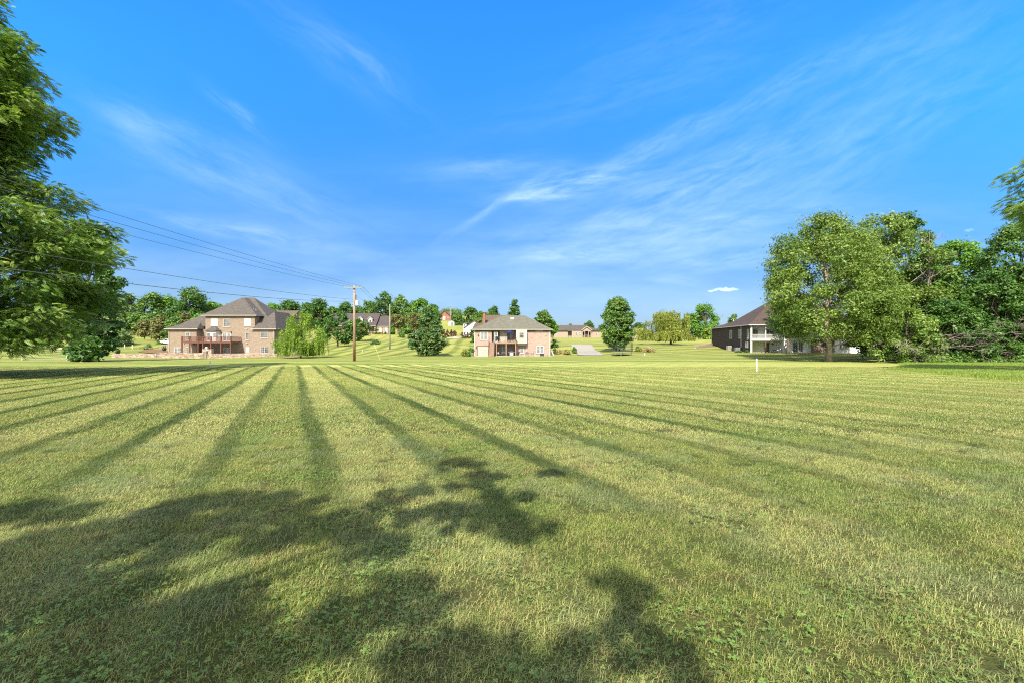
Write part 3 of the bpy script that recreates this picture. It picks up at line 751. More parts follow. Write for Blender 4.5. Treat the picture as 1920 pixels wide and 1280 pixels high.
# crown over and behind the camera: its boughs end where the photograph shows their shadows on the lawn
def shade_tree():
    r = np.random.RandomState(4); bx, by = -7.5, -9.0
    T = thing('shade_tree', (bx, by, g(bx, by)-.05), 'large tree behind the camera shading the foreground lawn', 'tree')
    blobs = []   # (x, y of shadow on lawn, radius)
    for (px, py, rp) in [(60,960,.55),(300,960,.55),(420,950,.5),(540,945,.4),(30,1060,.6),(160,1060,.6),(420,1030,.5),(560,1010,.42),
        (690,960,.42),(760,930,.35),(860,870,.34),(890,900,.34),(950,960,.34),(990,985,.25),(1030,890,.22),(960,925,.25),(820,970,.35),(720,1010,.33),(340,1140,.45),(60,1180,.5),
        (420,1200,.35),(560,1190,.33),(760,1090,.2),(800,1120,.22),(700,1150,.25),(820,1200,.25),(1060,1230,.22),(1180,1180,.2),(1160,1080,.17),(1200,1110,.13),(1260,1240,.2),(900,1270,.3),(300,1260,.4),(120,1270,.5),(1100,1290,.25),(780,1290,.3),(500,1280,.3)]:
        Yg = CAMZ/((py-640)/F-.0211); Xg = X_(px, Yg); t = (6.5+4.5*r.rand())/math.sin(SUN_EL)
        blobs.append((Xg-sd.x*t-bx, Yg-sd.y*t-by, -.0211*Yg-sd.z*t-g(bx, by), rp*.90))
    fine = []
    for bx_, by_, bz_, br_ in blobs:
        for q in range(7):
            v3 = r.randn(3); v3 /= np.linalg.norm(v3); v3[2] *= .6
            fine.append((bx_+v3[0]*br_*.85, by_+v3[1]*br_*.85, bz_+v3[2]*br_, br_*(.22+.33*r.rand())))
    blobs = fine; NB = len(blobs)
    for q in range(60):   # the rest of the crown, behind the camera
        th = r.rand()*6.28; R0 = 7*r.rand()**.5
        zz_ = 8+6*r.rand(); bb_ = (math.cos(th)*R0-3.5, math.sin(th)*R0-4.5, zz_, 1.2+.5*r.rand())
        if by+bb_[1]+zz_*sd.y/-sd.z > .2: continue      # its shadow must stay behind the photographer
        blobs.append(bb_)
        c = np.array([b[:3] for b in blobs]); rad = np.array([b[3] for b in blobs])
    V1, t1 = leafcloud(r, c[:NB], rad[:NB], 13000, .085, np.full(NB, .5), .8)
    V2, t2 = leafcloud(r, c[NB:], rad[NB:], 9000, .2, np.full(len(c)-NB, .5), .7)
    link('crown', npmesh('crown', np.concatenate([V1, V2]), 4, L['walnut'], np.concatenate([t1, t2])), T)
    mb = MB(); mb.tube(wander(r, (0, 0, -.4), (0, 0, 11), 6, .02), [.6, .45, .4, .33, .26, .18, .08], 10)
    for k in list(range(0, NB, 21))+list(range(NB, len(c), 3)):
        mb.tube(wander(r, (0, 0, 4+3*r.rand()), c[k], 5, .03), [.1, .08, .06, .045, .03, .012], 5)
    mb.build('trunk', M['bark'], T, smooth=True)
shade_tree()
# --- wooded slope at left, far side of the lawn
WS = 'trees of the wooded slope at left'
for i, (px, Y, yt, hw, lf, pr, lb) in enumerate([
    (205,178,548,30,'mid','round','wooded slope tree just right of the dark tree behind the walnut'),
    (240,172,552,24,'pale','tall','pale grey green tree second from left on the wooded slope'),
    (284,176,549,27,'mid','round','mid green tree with uneven top in the middle of the wooded slope'),
    (318,180,556,24,'bright','round','yellow green tree left of the tallest one on the wooded slope'),
    (358,172,539,32,'deep','round','tallest round dark tree on the wooded slope behind the left house'),
    (398,182,566,22,'bright','round','bright low tree peeping over the left roof slope'),
    (428,190,572,20,'deep','round','dark tree top just showing above the left house roof'),
    (222,160,585,28,'pale','mound','pale leafy understorey tree at the foot of the wooded slope'),
    (262,163,588,26,'mid','mound','mid green understorey tree above the open grass at left'),
    (345,150,588,20,'olive','round','olive tree between the wooded slope and the left house'),
    (378,150,590,22,'bright','round','bright green tree touching the left corner of the left roof'),
    (300,168,582,26,'deep','mound','dark understorey tree low in the middle of the wooded slope'),
    (150,165,560,34,'deep','round','dark slope tree seen through the lower walnut branches'),
    (90,170,575,40,'mid','mound','broad slope tree seen under the walnut crown'),
    (25,175,580,40,'deep','mound','slope tree at the far left seen below the walnut')]):
    pt('slope_tree', px, Y, yt, hw, lf, lb, group=WS, cb=.02, prof=pr, n=9000, ls=.40, ncl=80, clr=.27, irr=.16, seed=100+i)
pt('small_tree', 205, 116, 618, 36, 'pale', 'low spreading pale green tree right below the walnut branches', cb=.12, prof='mound', n=6000, ls=.26, ncl=50, clr=.25, seed=130)
pt('olive_tree', 271, 140, 601, 18, 'olive', 'olive brown conical tree alone on the grass slope at left', cb=.2, prof='cone', n=4500, ls=.26, ncl=44, clr=.28, seed=131)
pt('olive_tree', 300, 137, 591, 18, 'olive', 'taller olive brown tree beside the conical one at left', cb=.08, prof='oval', n=5000, ls=.26, ncl=48, clr=.28, seed=132)
pt('green_tree', 327, 134, 594, 20, 'mid', 'green bushy tree above the white car', cb=.06, prof='oval', n=5000, ls=.26, ncl=46, clr=.28, seed=133)
# --- around the pole and the dormer house
pt('weeping_birch', 564, 84, 584, 36, 'lime', 'lime green weeping tree right of the left house', cb=.10, prof='oval', n=9000, ls=.14, ncl=60, clr=.2, seed=141, strands=1000, irr=.3, gaps=.1, tr=.13, flat=1.)
pt('maple_tree', 633, 115, 583, 28, 'deep', 'round dark green maple left of the big utility pole', cb=.12, prof='oval', n=10000, ls=.26, ncl=70, clr=.22, seed=141)
pt('maple_tree', 667, 140, 598, 24, 'mid', 'smaller green maple right behind the big utility pole', cb=.16, prof='round', n=6500, ls=.28, ncl=56, clr=.24, seed=142)
BR = 'row of trees behind the dormer house'
for i, (px, Y, yt, hw, lf, pr, lb) in enumerate([
    (512,205,570,14,'bright','round','small yellow green tree at the left end of the far row'),
    (541,205,564,22,'deep','round','dark round tree above the lime weeping tree'),
    (577,203,569,18,'deep','round','dark tree behind the top of the lime weeping tree'),
    (599,200,561,17,'deep','tall','taller dark tree between weeping tree and maple'),
    (623,212,575,12,'mid','round','small bluish tree above the round dark maple'),
    (648,205,567,16,'deep','round','dark tree just left of the big utility pole top'),
    (672,210,575,12,'deep','round','small dark tree just right of the big utility pole'),
    (691,205,565,15,'mid','round','mid green round tree above the dormer roof'),
    (722,192,549,21,'deep','tall','tallest dark tree right behind the green pole'),
    (752,190,554,17,'mid','tall','tall tree right of the tallest one behind the dormer house'),
    (790,192,561,24,'bright','round','broad bright green tree top behind the blue green evergreen'),
    (812,205,571,14,'deep','round','dark tree top left of the red brick house'),
    (770,180,588,20,'mid','mound','low green tree behind the multi stemmed ones'),]):
    pt('row_tree', px, Y, yt, hw*1.15, lf, lb, group=BR, cb=.02, prof=pr, n=8000, ls=.42, ncl=70, clr=.3, irr=.14, seed=150+i)
pt('multi_stem_tree', 747, 160, 590, 17, 'olive', 'olive multi stemmed tree right of the dormer house', cb=.35, prof='vase', n=3600, ls=.28, ncl=40, clr=.25, seed=170, trunks=4, bark='bark_pale')
pt('multi_stem_tree', 778, 158, 588, 17, 'olive', 'olive multi stemmed tree beside the blue green evergreen', cb=.3, prof='vase', n=3600, ls=.28, ncl=40, clr=.25, seed=171, trunks=4, bark='bark_pale')
pt('evergreen_tree', 804, 92, 575, 33, 'bluegreen', 'blue green shaggy evergreen left of the middle house', cb=.05, prof='holly', n=20000, ls=.19, ncl=170, clr=.2, seed=172, irr=.2, flat=.55, trunks=3, tr=.22)
# --- far trees behind the middle house
FT = 'trees beyond the middle houses'
for i, (px, Y, yt, hw, lf, pr, lb) in enumerate([
    (858,225,585,11,'mid','round','small tree right of the red brick house'),
    (845,290,580,26,'mid','mound','low distant tree line tree behind the red brick house'),
    (884,185,577,17,'deep','tall','dark tree above the white gabled garage'),
    (902,180,584,17,'mid','round','mid green tree left of the brick chimney'),
    (924,178,575,17,'deep','round','dark tree behind the brick chimney roof'),
    (964,150,562,14,'deep','tall','tall narrow tree rising behind the middle house ridge'),
    (1020,150,584,17,'mid','round','tree above the right slope of the middle house'),
    (1036,152,601,11,'bright','round','small yellow tree beside the right slope of the middle house'),
    (1104,250,601,11,'deep','round','small dark tree above the low ranch house'),
    (1070,255,607,6,'mid','round','tiny tree top over the ranch roof'),
    (1197,260,606,13,'deep','round','dark far tree over the steep gabled house'),
    (1322,170,569,28,'bright','round','bright green tree left of the dark brick house'),
    (1296,178,590,18,'deep','round','dark tree behind the pale willow'),
    (1330,160,616,12,'lime','mound','small lime green bush below the bright tree'),
    (1374,190,590,12,'mid','round','tree top just above the dark brick house roof')]):
    pt('far_tree', px, Y, yt, hw, lf, lb, group=FT, cb=.45 if px in (1020, 1036) else .05, prof=pr, n=7000, ls=.34, ncl=64, clr=.28, irr=.16, seed=180+i)
pt('oval_tree', 1158, 103, 559, 33, 'mid', 'tall oval dense tree beside the trampoline', cb=.08, prof='tall', n=26000, ls=.22, ncl=220, clr=.2, seed=200, trunks=2, tr=.25, irr=.12)
pt('willow_tree', 1258, 135, 583, 46, 'willow', 'broad yellowish willow on the right of the open lawn', cb=.2, prof='mound', n=6500, ls=.24, ncl=80, clr=.17, seed=201, strands=1300, irr=.35, gaps=.15, tr=.35)
# --- right hand group
pt('sycamore_tree', 1553, 68, 402, 132, 'sycamore', 'huge pale green sycamore with a bare lower trunk at right', cb=.15, prof='oval', n=95000, ls=.158, ncl=330, clr=.14, seed=210, bark='bark_pale', tr=.38, irr=.18, depth=8., lean=-.4, up=.45)
pt('sycamore_tree', 1648, 76, 401, 88, 'sycamore', 'second sycamore crown just right of the huge one', cb=.12, prof='tall', n=55000, ls=.185, ncl=200, clr=.17, seed=211, bark='bark_pale', tr=.36, depth=8, up=.45)
pt('maple_tree', 1478, 92, 560, 46, 'deep', 'dark trunked tree in front of the white back porch', cb=.40, prof='round', n=5200, ls=.24, ncl=70, clr=.18, seed=212, tr=.3, gaps=.35)
pt('young_tree', 1645, 76, 560, 58, 'mid', 'slender dark trunked tree right of the sycamore trunk', cb=.12, prof='oval', n=12000, ls=.2, ncl=100, clr=.18, seed=213, tr=.16, dead=2)
pt('dark_canopy_tree', 1702, 95, 399, 52, 'deep', 'dark leaved tree rising right behind the sycamores', cb=.1, prof='tall', n=20000, ls=.30, ncl=120, clr=.2, seed=214)
pt('thicket_tree', 1745, 74, 470, 60, 'mid', 'thin topped tree with dead twigs in the right thicket', cb=.05, prof='tall', n=20000, ls=.22, ncl=120, clr=.18, seed=215, dead=4, gaps=.15)
pt('thicket_tree', 1800, 78, 452, 66, 'bright', 'round yellow green tree in the right thicket', cb=.1, prof='round', n=24000, ls=.23, ncl=130, clr=.18, seed=216)
pt('thicket_tree', 1775, 66, 560, 74, 'deep', 'low dark shrubby tree with bare branches in the right thicket', cb=.01, prof='mound', n=21000, ls=.18, ncl=130, clr=.18, seed=217, dead=5)
pt('thicket_tree', 1868, 65, 505, 70, 'deep', 'dark tree in front of the right thicket near the frame edge', cb=.02, prof='mound', n=22000, ls=.19, ncl=130, clr=.18, seed=218, dead=3)
pt('thicket_tree', 1912, 68, 412, 84, 'mid', 'tall tree at the right edge of the thicket', cb=.05, prof='oval', n=36000, ls=.19, ncl=230, clr=.17, seed=219, dead=3)
pt('thicket_tree', 1700, 64, 575, 52, 'walnut', 'low pale shrubby tree at the left end of the right thicket', cb=.03, prof='mound', n=12000, ls=.17, ncl=90, clr=.2, seed=220, dead=2)
pt('thicket_tree', 1990, 62, 470, 90, 'mid', 'thicket tree beyond the right frame edge', cb=.02, prof='tall', n=20000, ls=.22, ncl=120, clr=.18, seed=221)
for i, (px, Y, yt, hw, lf, lb) in enumerate([(1840,92,520,90,'deep','dark tree closing the back of the right thicket'),
        (1740,96,540,80,'deep','dark tree closing the gap behind the sycamores'),(1930,90,520,80,'deep','dark tree behind the tall right edge tree')]):
    pt('thicket_tree', px, Y, yt, hw, lf, lb, cb=.0, prof='mound', n=12000, ls=.34, ncl=80, clr=.22, seed=225+i)
def snag(px, Y, ytop, label, seed):
    r = np.random.RandomState(seed); x = X_(px, Y); z0 = g(x, Y); H = CAMZ+(640-ytop)/F*Y-z0
    mb = MB(); trk = wander(r, (0, 0, -.3), (.4, 0, H), 8, .008)
    mb.tube(trk, [.20, .22, .2, .17, .14, .11, .08, .05, .02], 6)
    for k in range(16):
        i = r.randint(3, 8); a = r.rand()*6.28; l = (1.2+2.5*r.rand())
        branchy(mb, r, trk[i], trk[i]+np.array([math.cos(a)*l, math.sin(a)*l*.6, l*(.5+.7*r.rand())*(1 if i > 4 else .2)]), .06, 2)
    o = mb.build('dead_tree', M['bark_dead'])
    o.location = (x, Y, z0); tag(o, label, 'dead tree')
snag(1738, 72, 432, 'bare grey dead tree poking out of the right thicket', 31)
# fallen dead boughs in front of the thicket
def boughs(px, Y, label, seed, w=8):
    r = np.random.RandomState(seed); x = X_(px, Y); z0 = g(x, Y); mb = MB()
    for k in range(3):
        a = (w*.35*r.randn(), 1.5*r.rand(), 1.2+3*r.rand()); b = (a[0]-w*(.35+.4*r.rand())*(1 if r.rand() < .75 else -1), -1.5*r.rand(), .6+3.6*r.rand())
        branchy(mb, r, a, b, .045, 2)
    o = mb.build('dead_branches', M['bark_dead']); o.location = (x, Y, z0); tag(o, label, 'dead branches')
boughs(1712, 60.5, 'pale twisted dead branches hanging at the left of the thicket', 41, 7)
boughs(1800, 60.5, 'bare grey branches before the dark middle of the thicket', 42, 6)
# undergrowth along the foot of the thicket
r = np.random.RandomState(77)
uc = []
for k in range(150):
    px = 1690+r.rand()*330; Y = 62-(px-1690)*.012+r.rand()*5; x = X_(px, Y); uc.append((x, Y, g(x, Y)+.15+.55*r.rand()**1.5*(1+.5*math.sin(px*.07))))
uc = np.array(uc); V, tt = leafcloud(r, uc, .45+.5*r.rand(len(uc)), 26000, .13, .2+.7*r.rand(len(uc)), .8)
tag(link('undergrowth', npmesh('undergrowth', V, 4, L['mid'], tt)), 'leafy weeds and brambles along the foot of the right thicket', 'undergrowth', kind='stuff')

# ------------------------------------------------------------------ shrubs
def shrub(name, px, Y, ytop, hwpx, leaf, label, cat='shrub', group=None, seed=0, n=1500, ls=.13, prof='mound'):
    return pt(name, px, Y, ytop, hwpx, leaf, label, cat, cb=.02, prof=prof, n=n, ls=ls, ncl=22, clr=.36, tr=.04, seed=seed, group=group)
shrub('round_bush', 1039, 101, 636, 8.5, 'deep', 'round dark bush at the right corner of the middle house', seed=300, n=2600, prof='round')
shrub('low_shrub', 882, 94, 651, 9, 'mid', 'low green shrub left of the middle house garage', seed=301)
shrub('low_shrub', 872, 95, 655, 7, 'willow', 'weedy yellowish shrub beside the low green one at the middle house', seed=302)
shrub('cone_bush', 735, 158, 610, 7.5, 'bright', 'bright green conical bush at the end of the dormer house', seed=303, n=2600, ls=.2, prof='cone')
shrub('tall_bush', 706, 160, 609, 4, 'deep', 'dark slim bush beside the dormer house door', seed=304, n=1200, ls=.2, prof='cone')
for i, (px, lb) in enumerate([(699,'small shrub left of the dormer house door'),(712,'small shrub under the left white window of the dormer house'),(716.5,'small dark shrub before the brick pier of the dormer house'),(722.5,'small shrub under the right white window of the dormer house')]):
    shrub('foundation_shrub', px, 160, 621.5, 1.9, 'deep' if i % 2 else 'willow', lb, group='shrubs along the dormer house', seed=310+i, n=350, ls=.16)
shrub('low_shrub', 752, 150, 623, 8, 'mid', 'spreading shrub under the olive multi stemmed tree', seed=320, n=1200, ls=.2)
for i, px in enumerate([866, 871, 876, 881.5, 887]):
    shrub('hedge_shrub', px, 140, 622.5, 3, 'red_shrub', ['purple brown hedge shrub at the left end before the white garage','second purple brown shrub from left before the white garage','middle purple brown shrub before the white garage','fourth purple brown shrub before the white garage','purple brown shrub nearest the middle house roof corner'][i], group='purple brown hedge before the white garage', seed=330+i, n=700, ls=.16)
for i, px in enumerate([832, 839, 846, 853]):
    shrub('hedge_shrub', px, 150, 617.5+i*.4, 4.2, 'red_shrub', ['leftmost brown shrub above the concrete driveway','brown shrub second from left above the concrete driveway','brown shrub third from left above the concrete driveway','rightmost brown shrub above the concrete driveway'][i], group='brown hedge above the concrete driveway', seed=340+i, n=700, ls=.18)
shrub('tall_bush', 886, 128, 612, 5, 'deep', 'dark green bush behind the left eave of the middle house', seed=350, n=1500, ls=.2, prof='oval')
shrub('low_shrub', 868, 205, 604.5, 6, 'deep', 'dark low shrub on the grass right of the white shed', seed=351, n=700, ls=.2)
shrub('low_shrub', 876, 203, 606.5, 4, 'deep', 'second dark low shrub right of the white shed', seed=352, n=500, ls=.2)
shrub('flowering_shrub', 276, 112, 645, 10, 'pale', 'pale spiky grasses on the bed left of the left house', seed=353, n=2000, ls=.14)
shrub('mounded_shrub', 302, 124, 637, 8, 'deep', 'dark drooping shrub left of the white car', seed=354, n=1800, ls=.16)
shrub('dry_weeds', 1062, 98, 652, 7, 'straw', 'dry tan weeds beside the gravel driveway', seed=355, n=1500, ls=.12)
shrub('dry_weeds', 1048, 100, 654, 6, 'straw', 'dry tan weeds below the round dark bush', seed=356, n=1200, ls=.12)
shrub('green_weeds', 1077, 100, 650, 5, 'mid', 'green weeds at the left edge of the gravel driveway', seed=357, n=1200, ls=.12)
shrub('dry_weeds', 1215, 104, 651, 14, 'straw', 'patch of dry weeds right of the trampoline', seed=358, n=1800, ls=.13)
shrub('low_shrub', 1196, 106, 648, 8, 'willow', 'yellow green weeds behind the trampoline', seed=359, n=1400, ls=.13)
shrub('low_shrub', 1385, 99, 657, 6, 'deep', 'low dark shrub along the dark brick side wall', seed=360, n=1000, ls=.13)
shrub('low_shrub', 1400, 97, 656, 4, 'mid', 'small shrub at the corner of the dark brick house', seed=361, n=800, ls=.12)
shrub('staked_tree', 704, 116, 638.5, 8, 'deep', 'tiny low spreading tree on the striped slope', cat='tree', seed=362, n=1500, ls=.14)

# ------------------------------------------------------------------ buildings
class Face:
    """maps (along, out, up) of one wall face to the house's own axes"""
    def __init__(s, kind, pos): s.k = kind; s.p = pos
    def __call__(s, u, o, z):
        if s.k == 'front': return (u, s.p-o, z)
        if s.k == 'left': return (s.p-o, u, z)
        if s.k == 'right': return (s.p+o, u, z)
def fbox(mb, F_, u0, u1, o0, o1, z0, z1):
    a = F_(u0, o0, z0); b = F_(u1, o1, z1); mb.box(*a, *b)
def window(root, F_, u0, u1, z0, z1, cols=2, rows=2, mat='white', fw=.09, mull=0, name='window', blind=0., glass='glass', sill=True, mun=.035):
    f = MB()
    fbox(f, F_, u0, u1, 0, .07, z0, z0+fw); fbox(f, F_, u0, u1, 0, .07, z1-fw, z1)
    fbox(f, F_, u0, u0+fw, 0, .07, z0+fw, z1-fw); fbox(f, F_, u1-fw, u1, 0, .07, z0+fw, z1-fw)
    n = mull+1; w_ = (u1-u0-2*fw)/n
    for k in range(1, n): c = u0+fw+w_*k; fbox(f, F_, c-.07, c+.07, 0, .065, z0+fw, z1-fw)
    for k in range(n):
        a = u0+fw+w_*k
        for j in range(1, cols): c = a+w_*j/cols; fbox(f, F_, c-mun/2, c+mun/2, 0, .055, z0+fw, z1-fw)
    for j in range(1, rows):
        c = z0+fw+(z1-z0-2*fw)*j/rows; hh = mun*(1.6 if rows == 2 else 1); fbox(f, F_, u0+fw, u1-fw, 0, .050, c-hh/2, c+hh/2)
    o = f.build(name, M[mat], root)
    p = MB(); fbox(p, F_, u0+fw*.6, u1-fw*.6, -.02, .025, z0+fw*.6, z1-fw*.6); p.build('pane', M[glass], o)
    if blind:
        b = MB(); fbox(b, F_, u0+fw*1.05, u1-fw*1.05, .02, .034, z1-fw-(z1-z0-2*fw)*blind, z1-fw); b.build('blind', M['blind'], o)
    if sill:
        s_ = MB(); fbox(s_, F_, u0-.05, u1+.05, -.01, .11, z0-.09, z0-.003); s_.build('sill', M['trim_tan'], o)
    return o
def door(root, F_, u0, u1, z0, z1, mat='white', glassy=True, rows=5, name='door'):
    f = MB(); w_ = .1
    fbox(f, F_, u0, u1, 0, .07, z1-w_, z1); fbox(f, F_, u0, u0+w_, 0, .07, z0, z1-w_); fbox(f, F_, u1-w_, u1, 0, .07, z0, z1-w_)
    fbox(f, F_, u0+w_, u1-w_, 0, .05, z0, z0+.22)
    for j in range(1, rows):
        c = z0+.22+(z1-z0-.3)*j/rows; fbox(f, F_, u0+w_, u1-w_, 0, .045, c-.02, c+.02)
    fbox(f, F_, (u0+u1)/2-.02, (u0+u1)/2+.02, 0, .047, z0+.22, z1-w_)
    o = f.build(name, M[mat], root)
    p = MB(); fbox(p, F_, u0+w_*.6, u1-w_*.6, -.02, .025, z0+.1, z1-w_*.6); p.build('pane', M['glass'], o)
    h = MB(); fbox(h, F_, u1-w_-.09, u1-w_-.04, .045, .1, z0+.95, z0+1.1); h.build('handle', M['black'], o)
    return o
def hip(mb, x0, x1, y0, y1, z, rx0, rx1, ry0, ry1, zr, th=.18):
    """hip roof: eave rectangle to ridge segment (rx0,ry0)-(rx1,ry1)"""
    if abs(rx1-rx0) >= abs(ry1-ry0):
        P = [(x0,y0,z),(x1,y0,z),(x1,y1,z),(x0,y1,z),(rx0,ry0,zr),(rx1,ry1,zr)]
        Fs = [(0,1,5,4),(1,2,5),(2,3,4,5),(3,0,4)]
    else:
        P = [(x0,y0,z),(x1,y0,z),(x1,y1,z),(x0,y1,z),(rx0,ry0,zr),(rx1,ry1,zr)]
        Fs = [(0,1,4),(1,2,5,4),(2,3,5),(3,0,4,5)]
    P2 = [(a, b, z-th) for a, b, _ in P[:4]]
    i = len(P); P += P2
    Fs += [(0,i,i+1,1),(1,i+1,i+2,2),(2,i+2,i+3,3),(3,i+3,i,0),(i+3,i+2,i+1,i)]
    return mb.solid(P, Fs)
def gutterline(root, x0, x1, y0, y1, z, sides='flrb', mat='gutter'):
    f = MB()
    if 'f' in sides: f.box(x0-.1, y0-.12, z-.17, x1+.1, y0-.003, z+.0)
    if 'b' in sides: f.box(x0-.1, y1+.003, z-.17, x1+.1, y1+.12, z)
    if 'l' in sides: f.box(x0-.12, y0, z-.17, x0-.003, y1, z)
    if 'r' in sides: f.box(x1+.003, y0, z-.17, x1+.12, y1, z)
    return f.build('gutter', M[mat], root)
def downspout(root, F_, u, z0, z1, mat='gutter', w=.11):
    d = MB(); fbox(d, F_, u-w/2, u+w/2, .0, .1, z0, z1); fbox(d, F_, u-w/2, u+w/2, .0, .28, z0, z0+.08); return d.build('downspout', M[mat], root)
def gable(mb, x0, x1, y0, y1, z, zr, along='x', th=.16, ov=0.):
    """gable roof as two slabs with real thickness"""
    if along == 'x':
        ym = (y0+y1)/2
        mb.prism([(y0, z), (ym, zr), (y1, z), (y1, z-th), (ym, zr-th*1.3), (y0, z-th)], 'x', x0, x1)
    else:
        xm = (x0+x1)/2
        mb.prism([(x0, z), (xm, zr), (x1, z), (x1, z-th), (xm, zr-th*1.3), (x0, z-th)], 'y', y0, y1)
    return mb
def lantern(root, F_, u, z):
    l = MB(); fbox(l, F_, u-.08, u+.08, .02, .22, z-.2, z+.12); fbox(l, F_, u-.03, u+.03, 0, .03, z-.05, z+.2); return l.build('wall_lamp', M['black'], root)
def floodlight(root, F_, u, z):
    l = MB(); fbox(l, F_, u-.13, u-.02, .03, .2, z-.08, z+.06); fbox(l, F_, u+.02, u+.13, .03, .2, z-.08, z+.06); fbox(l, F_, u-.05, u+.05, 0, .035, z-.05, z+.05)
    return l.build('floodlight', M['white'], root)

# ---- left house: three storeys of tan brick under a great grey hip roof
def left_house():
    s = 7.97; zb = CAMZ-22.5/F*107
    H = thing('brick_house', (X_(325, 107), 107, zb), 'large three storey tan brick house with grey hip roof and red deck at left', 'house', 'houses around the lawn')
    U = lambda px: (px-325)/s
    Z = lambda py: (662.5-py)/s
    x1 = U(514.6)
    b = MB(); b.box(0, -1.5, -.6, U(377), 15, 5.6); b.box(U(377), 0, -.6, x1, 15.5, 5.597); b.box(U(385.5), .0-.004, 5.597, U(478), 9, 8.75)
    b.build('wall', M['brick_tan'], H)
    r_ = MB(); hip(r_, -.5, U(377)+.5, -2.0, 8, 5.75, 4.8, 4.81, 3.5, 3.51, 8.6, .16)
    hip(r_, .68, x1-.38, .40, 15.1, 6.60, 11.2, 14.2, 8.4, 8.4, 13.9, .3)
    hip(r_, U(385.5)-.6, U(478)+.6, -.55, 12, 8.95, 13.1, 13.1, 6.1, 8.6, 13.62)
    # valley dormer of roof at right
    hip(r_, U(474.5), x1+.65, -.56, 16, 5.80, U(498), U(498), 4.2, 11., 10.1)
    rf = r_.build('roof', M['roof_grey'], H)
    v_ = MB()
    for (px, py, y) in [(464, 584, 2.5), (469, 585, 2.5)]: v_.tube([(U(px), y, Z(py)-.6+.4), (U(px), y, Z(py)+.9)], .09, 6)
    v_.build('vent_pipe', M['metal_grey'], rf)
    gutterline(H, -.5, U(377)+.5, -2.0, 15, 5.75, 'fl'); gutterline(H, U(473), x1+.6, -.5, 16, 5.78, 'fr'); gutterline(H, U(385.5)-.6, U(478)+.6, -.55, 6, 8.95, 'flr')
    F0 = Face('front', 0); F1 = Face('front', -1.5); FU = Face('front', -.004)
    window(H, FU, U(396), U(409), Z(611.3), Z(598), 1, 2, mull=1, blind=.95)
    window(H, FU, U(419), U(432.3), Z(612.6), Z(598.3), 4, 4, mat='trim_tan', fw=.12)
    window(H, FU, U(458), U(471), Z(611), Z(597.6), 1, 2, mull=1, blind=.97)
    window(H, F0, U(461), U(467.5), Z(637), Z(623.5), 2, 4, mat='trim_tan')
    window(H, F0, U(489.4), U(502.8), Z(633.6), Z(620.5), 4, 4, mat='gutter', blind=0)
    window(H, F1, U(357.5), U(364.5), Z(637), Z(623.3), 2, 4, blind=0)
    window(H, F1, U(336), U(350), Z(662), Z(651), 2, 3, mull=1)
    window(H, F1, U(358), U(362.5), Z(661), Z(650), 2, 3, mat='trim_tan')
    window(H, F0, U(461), U(468), Z(662), Z(649.5), 2, 3, mat='trim_tan', blind=.9)
    window(H, F0, U(488.5), U(503.5), Z(662), Z(649.5), 2, 3, mull=1, mat='gutter')
    window(H, F0, U(397.5), U(402), Z(658.5), Z(650), 1, 2, mat='gutter')
    door(H, F0, U(419.5), U(426), .05, Z(651.5)); door(H, F0, U(426.3), U(432.8), .05, Z(651.5))
    door(H, F0, U(418), U(425.7), Z(640)+.05, Z(624.8)); door(H, F0, U(426), U(433.5), Z(640)+.05, Z(624.8))
    downspout(H, F1, .15, 0, 5.55); downspout(H, F0, x1-.2, 0, 5.6, w=.14)
    floodlight(H, F0, U(463), Z(616.5)); floodlight(H, F0, U(463.5), Z(643)); floodlight(H, F1, U(354.5), Z(643.5)); floodlight(H, F0, U(479), Z(653.5))
    lantern(H, F0, U(415.5), Z(624)); lantern(H, F0, U(434), Z(622.5)); lantern(H, F1, U(373), Z(645))
    # white bay
    x0, x2 = U(389), U(413.5); z0, z1 = Z(640), Z(620)
    by = MB(); by.prism([(x0, -.01), (x0+.5, -.95), (x2-.5, -.95), (x2, -.01)], 'z', z0, z1)
    bay = by.build('bay', M['white'], H); FB = Face('front', -.95)
    window(bay, FB, U(393.6), U(400), Z(638), Z(624), 1, 2, mat='trim_tan', sill=False); window(bay, FB, U(405), U(410.5), Z(631), Z(624), 2, 2, mat='trim_tan', sill=False)
    rr = MB(); rr.solid([(x0-.25, .0, z1), (x0+.35, -1.25, z1), (x2-.35, -1.25, z1), (x2+.25, 0, z1), (x0+1.0, 0, z1+.95), (x2-1.0, 0, z1+.95), (x0-.25, .0, z1-.15), (x0+.35, -1.25, z1-.15), (x2-.35, -1.25, z1-.15), (x2+.25, 0, z1-.15)],
                       [(0,1,4), (1,2,5,4), (2,3,5), (0,6,7,1), (1,7,8,2), (2,8,9,3), (6,9,8,7)])
    rr.build('bay_roof', M['roof_grey'], bay)
    # red deck
    D = MB(); dx0, dx1 = U(365.5), U(452.5); dy = -4.2; zd = Z(640)
    D.box(dx0, dy, zd-.12, dx1, -.02, zd); D.box(dx0-.03, dy-.06, zd-.40, dx1+.03, dy-.003, zd+.02)
    deck = D.build('deck', M['red_wood'], H)
    rl = MB(); top = zd+1.05
    rl.box(dx0, dy-.02, top-.08, dx1, dy+.10, top); rl.box(dx0, dy, zd+.10, dx1, dy+.08, zd+.18)
    rl.box(dx0, dy+.1, top-.08, dx0+.1, -1.5, top); rl.box(dx1-.1, dy+.1, top-.08, dx1, -.05, top)
    k = dx0+.12
    while k < dx1: rl.box(k, dy+.02, zd+.18, k+.07, dy+.06, top-.08); k += .17
    k = dy+.2
    while k < -.1:
        rl.box(dx1-.07, k, zd+.0, dx1-.03, k+.05, top-.08); k += .19
    rl.build('railing', M['red_wood'], deck)
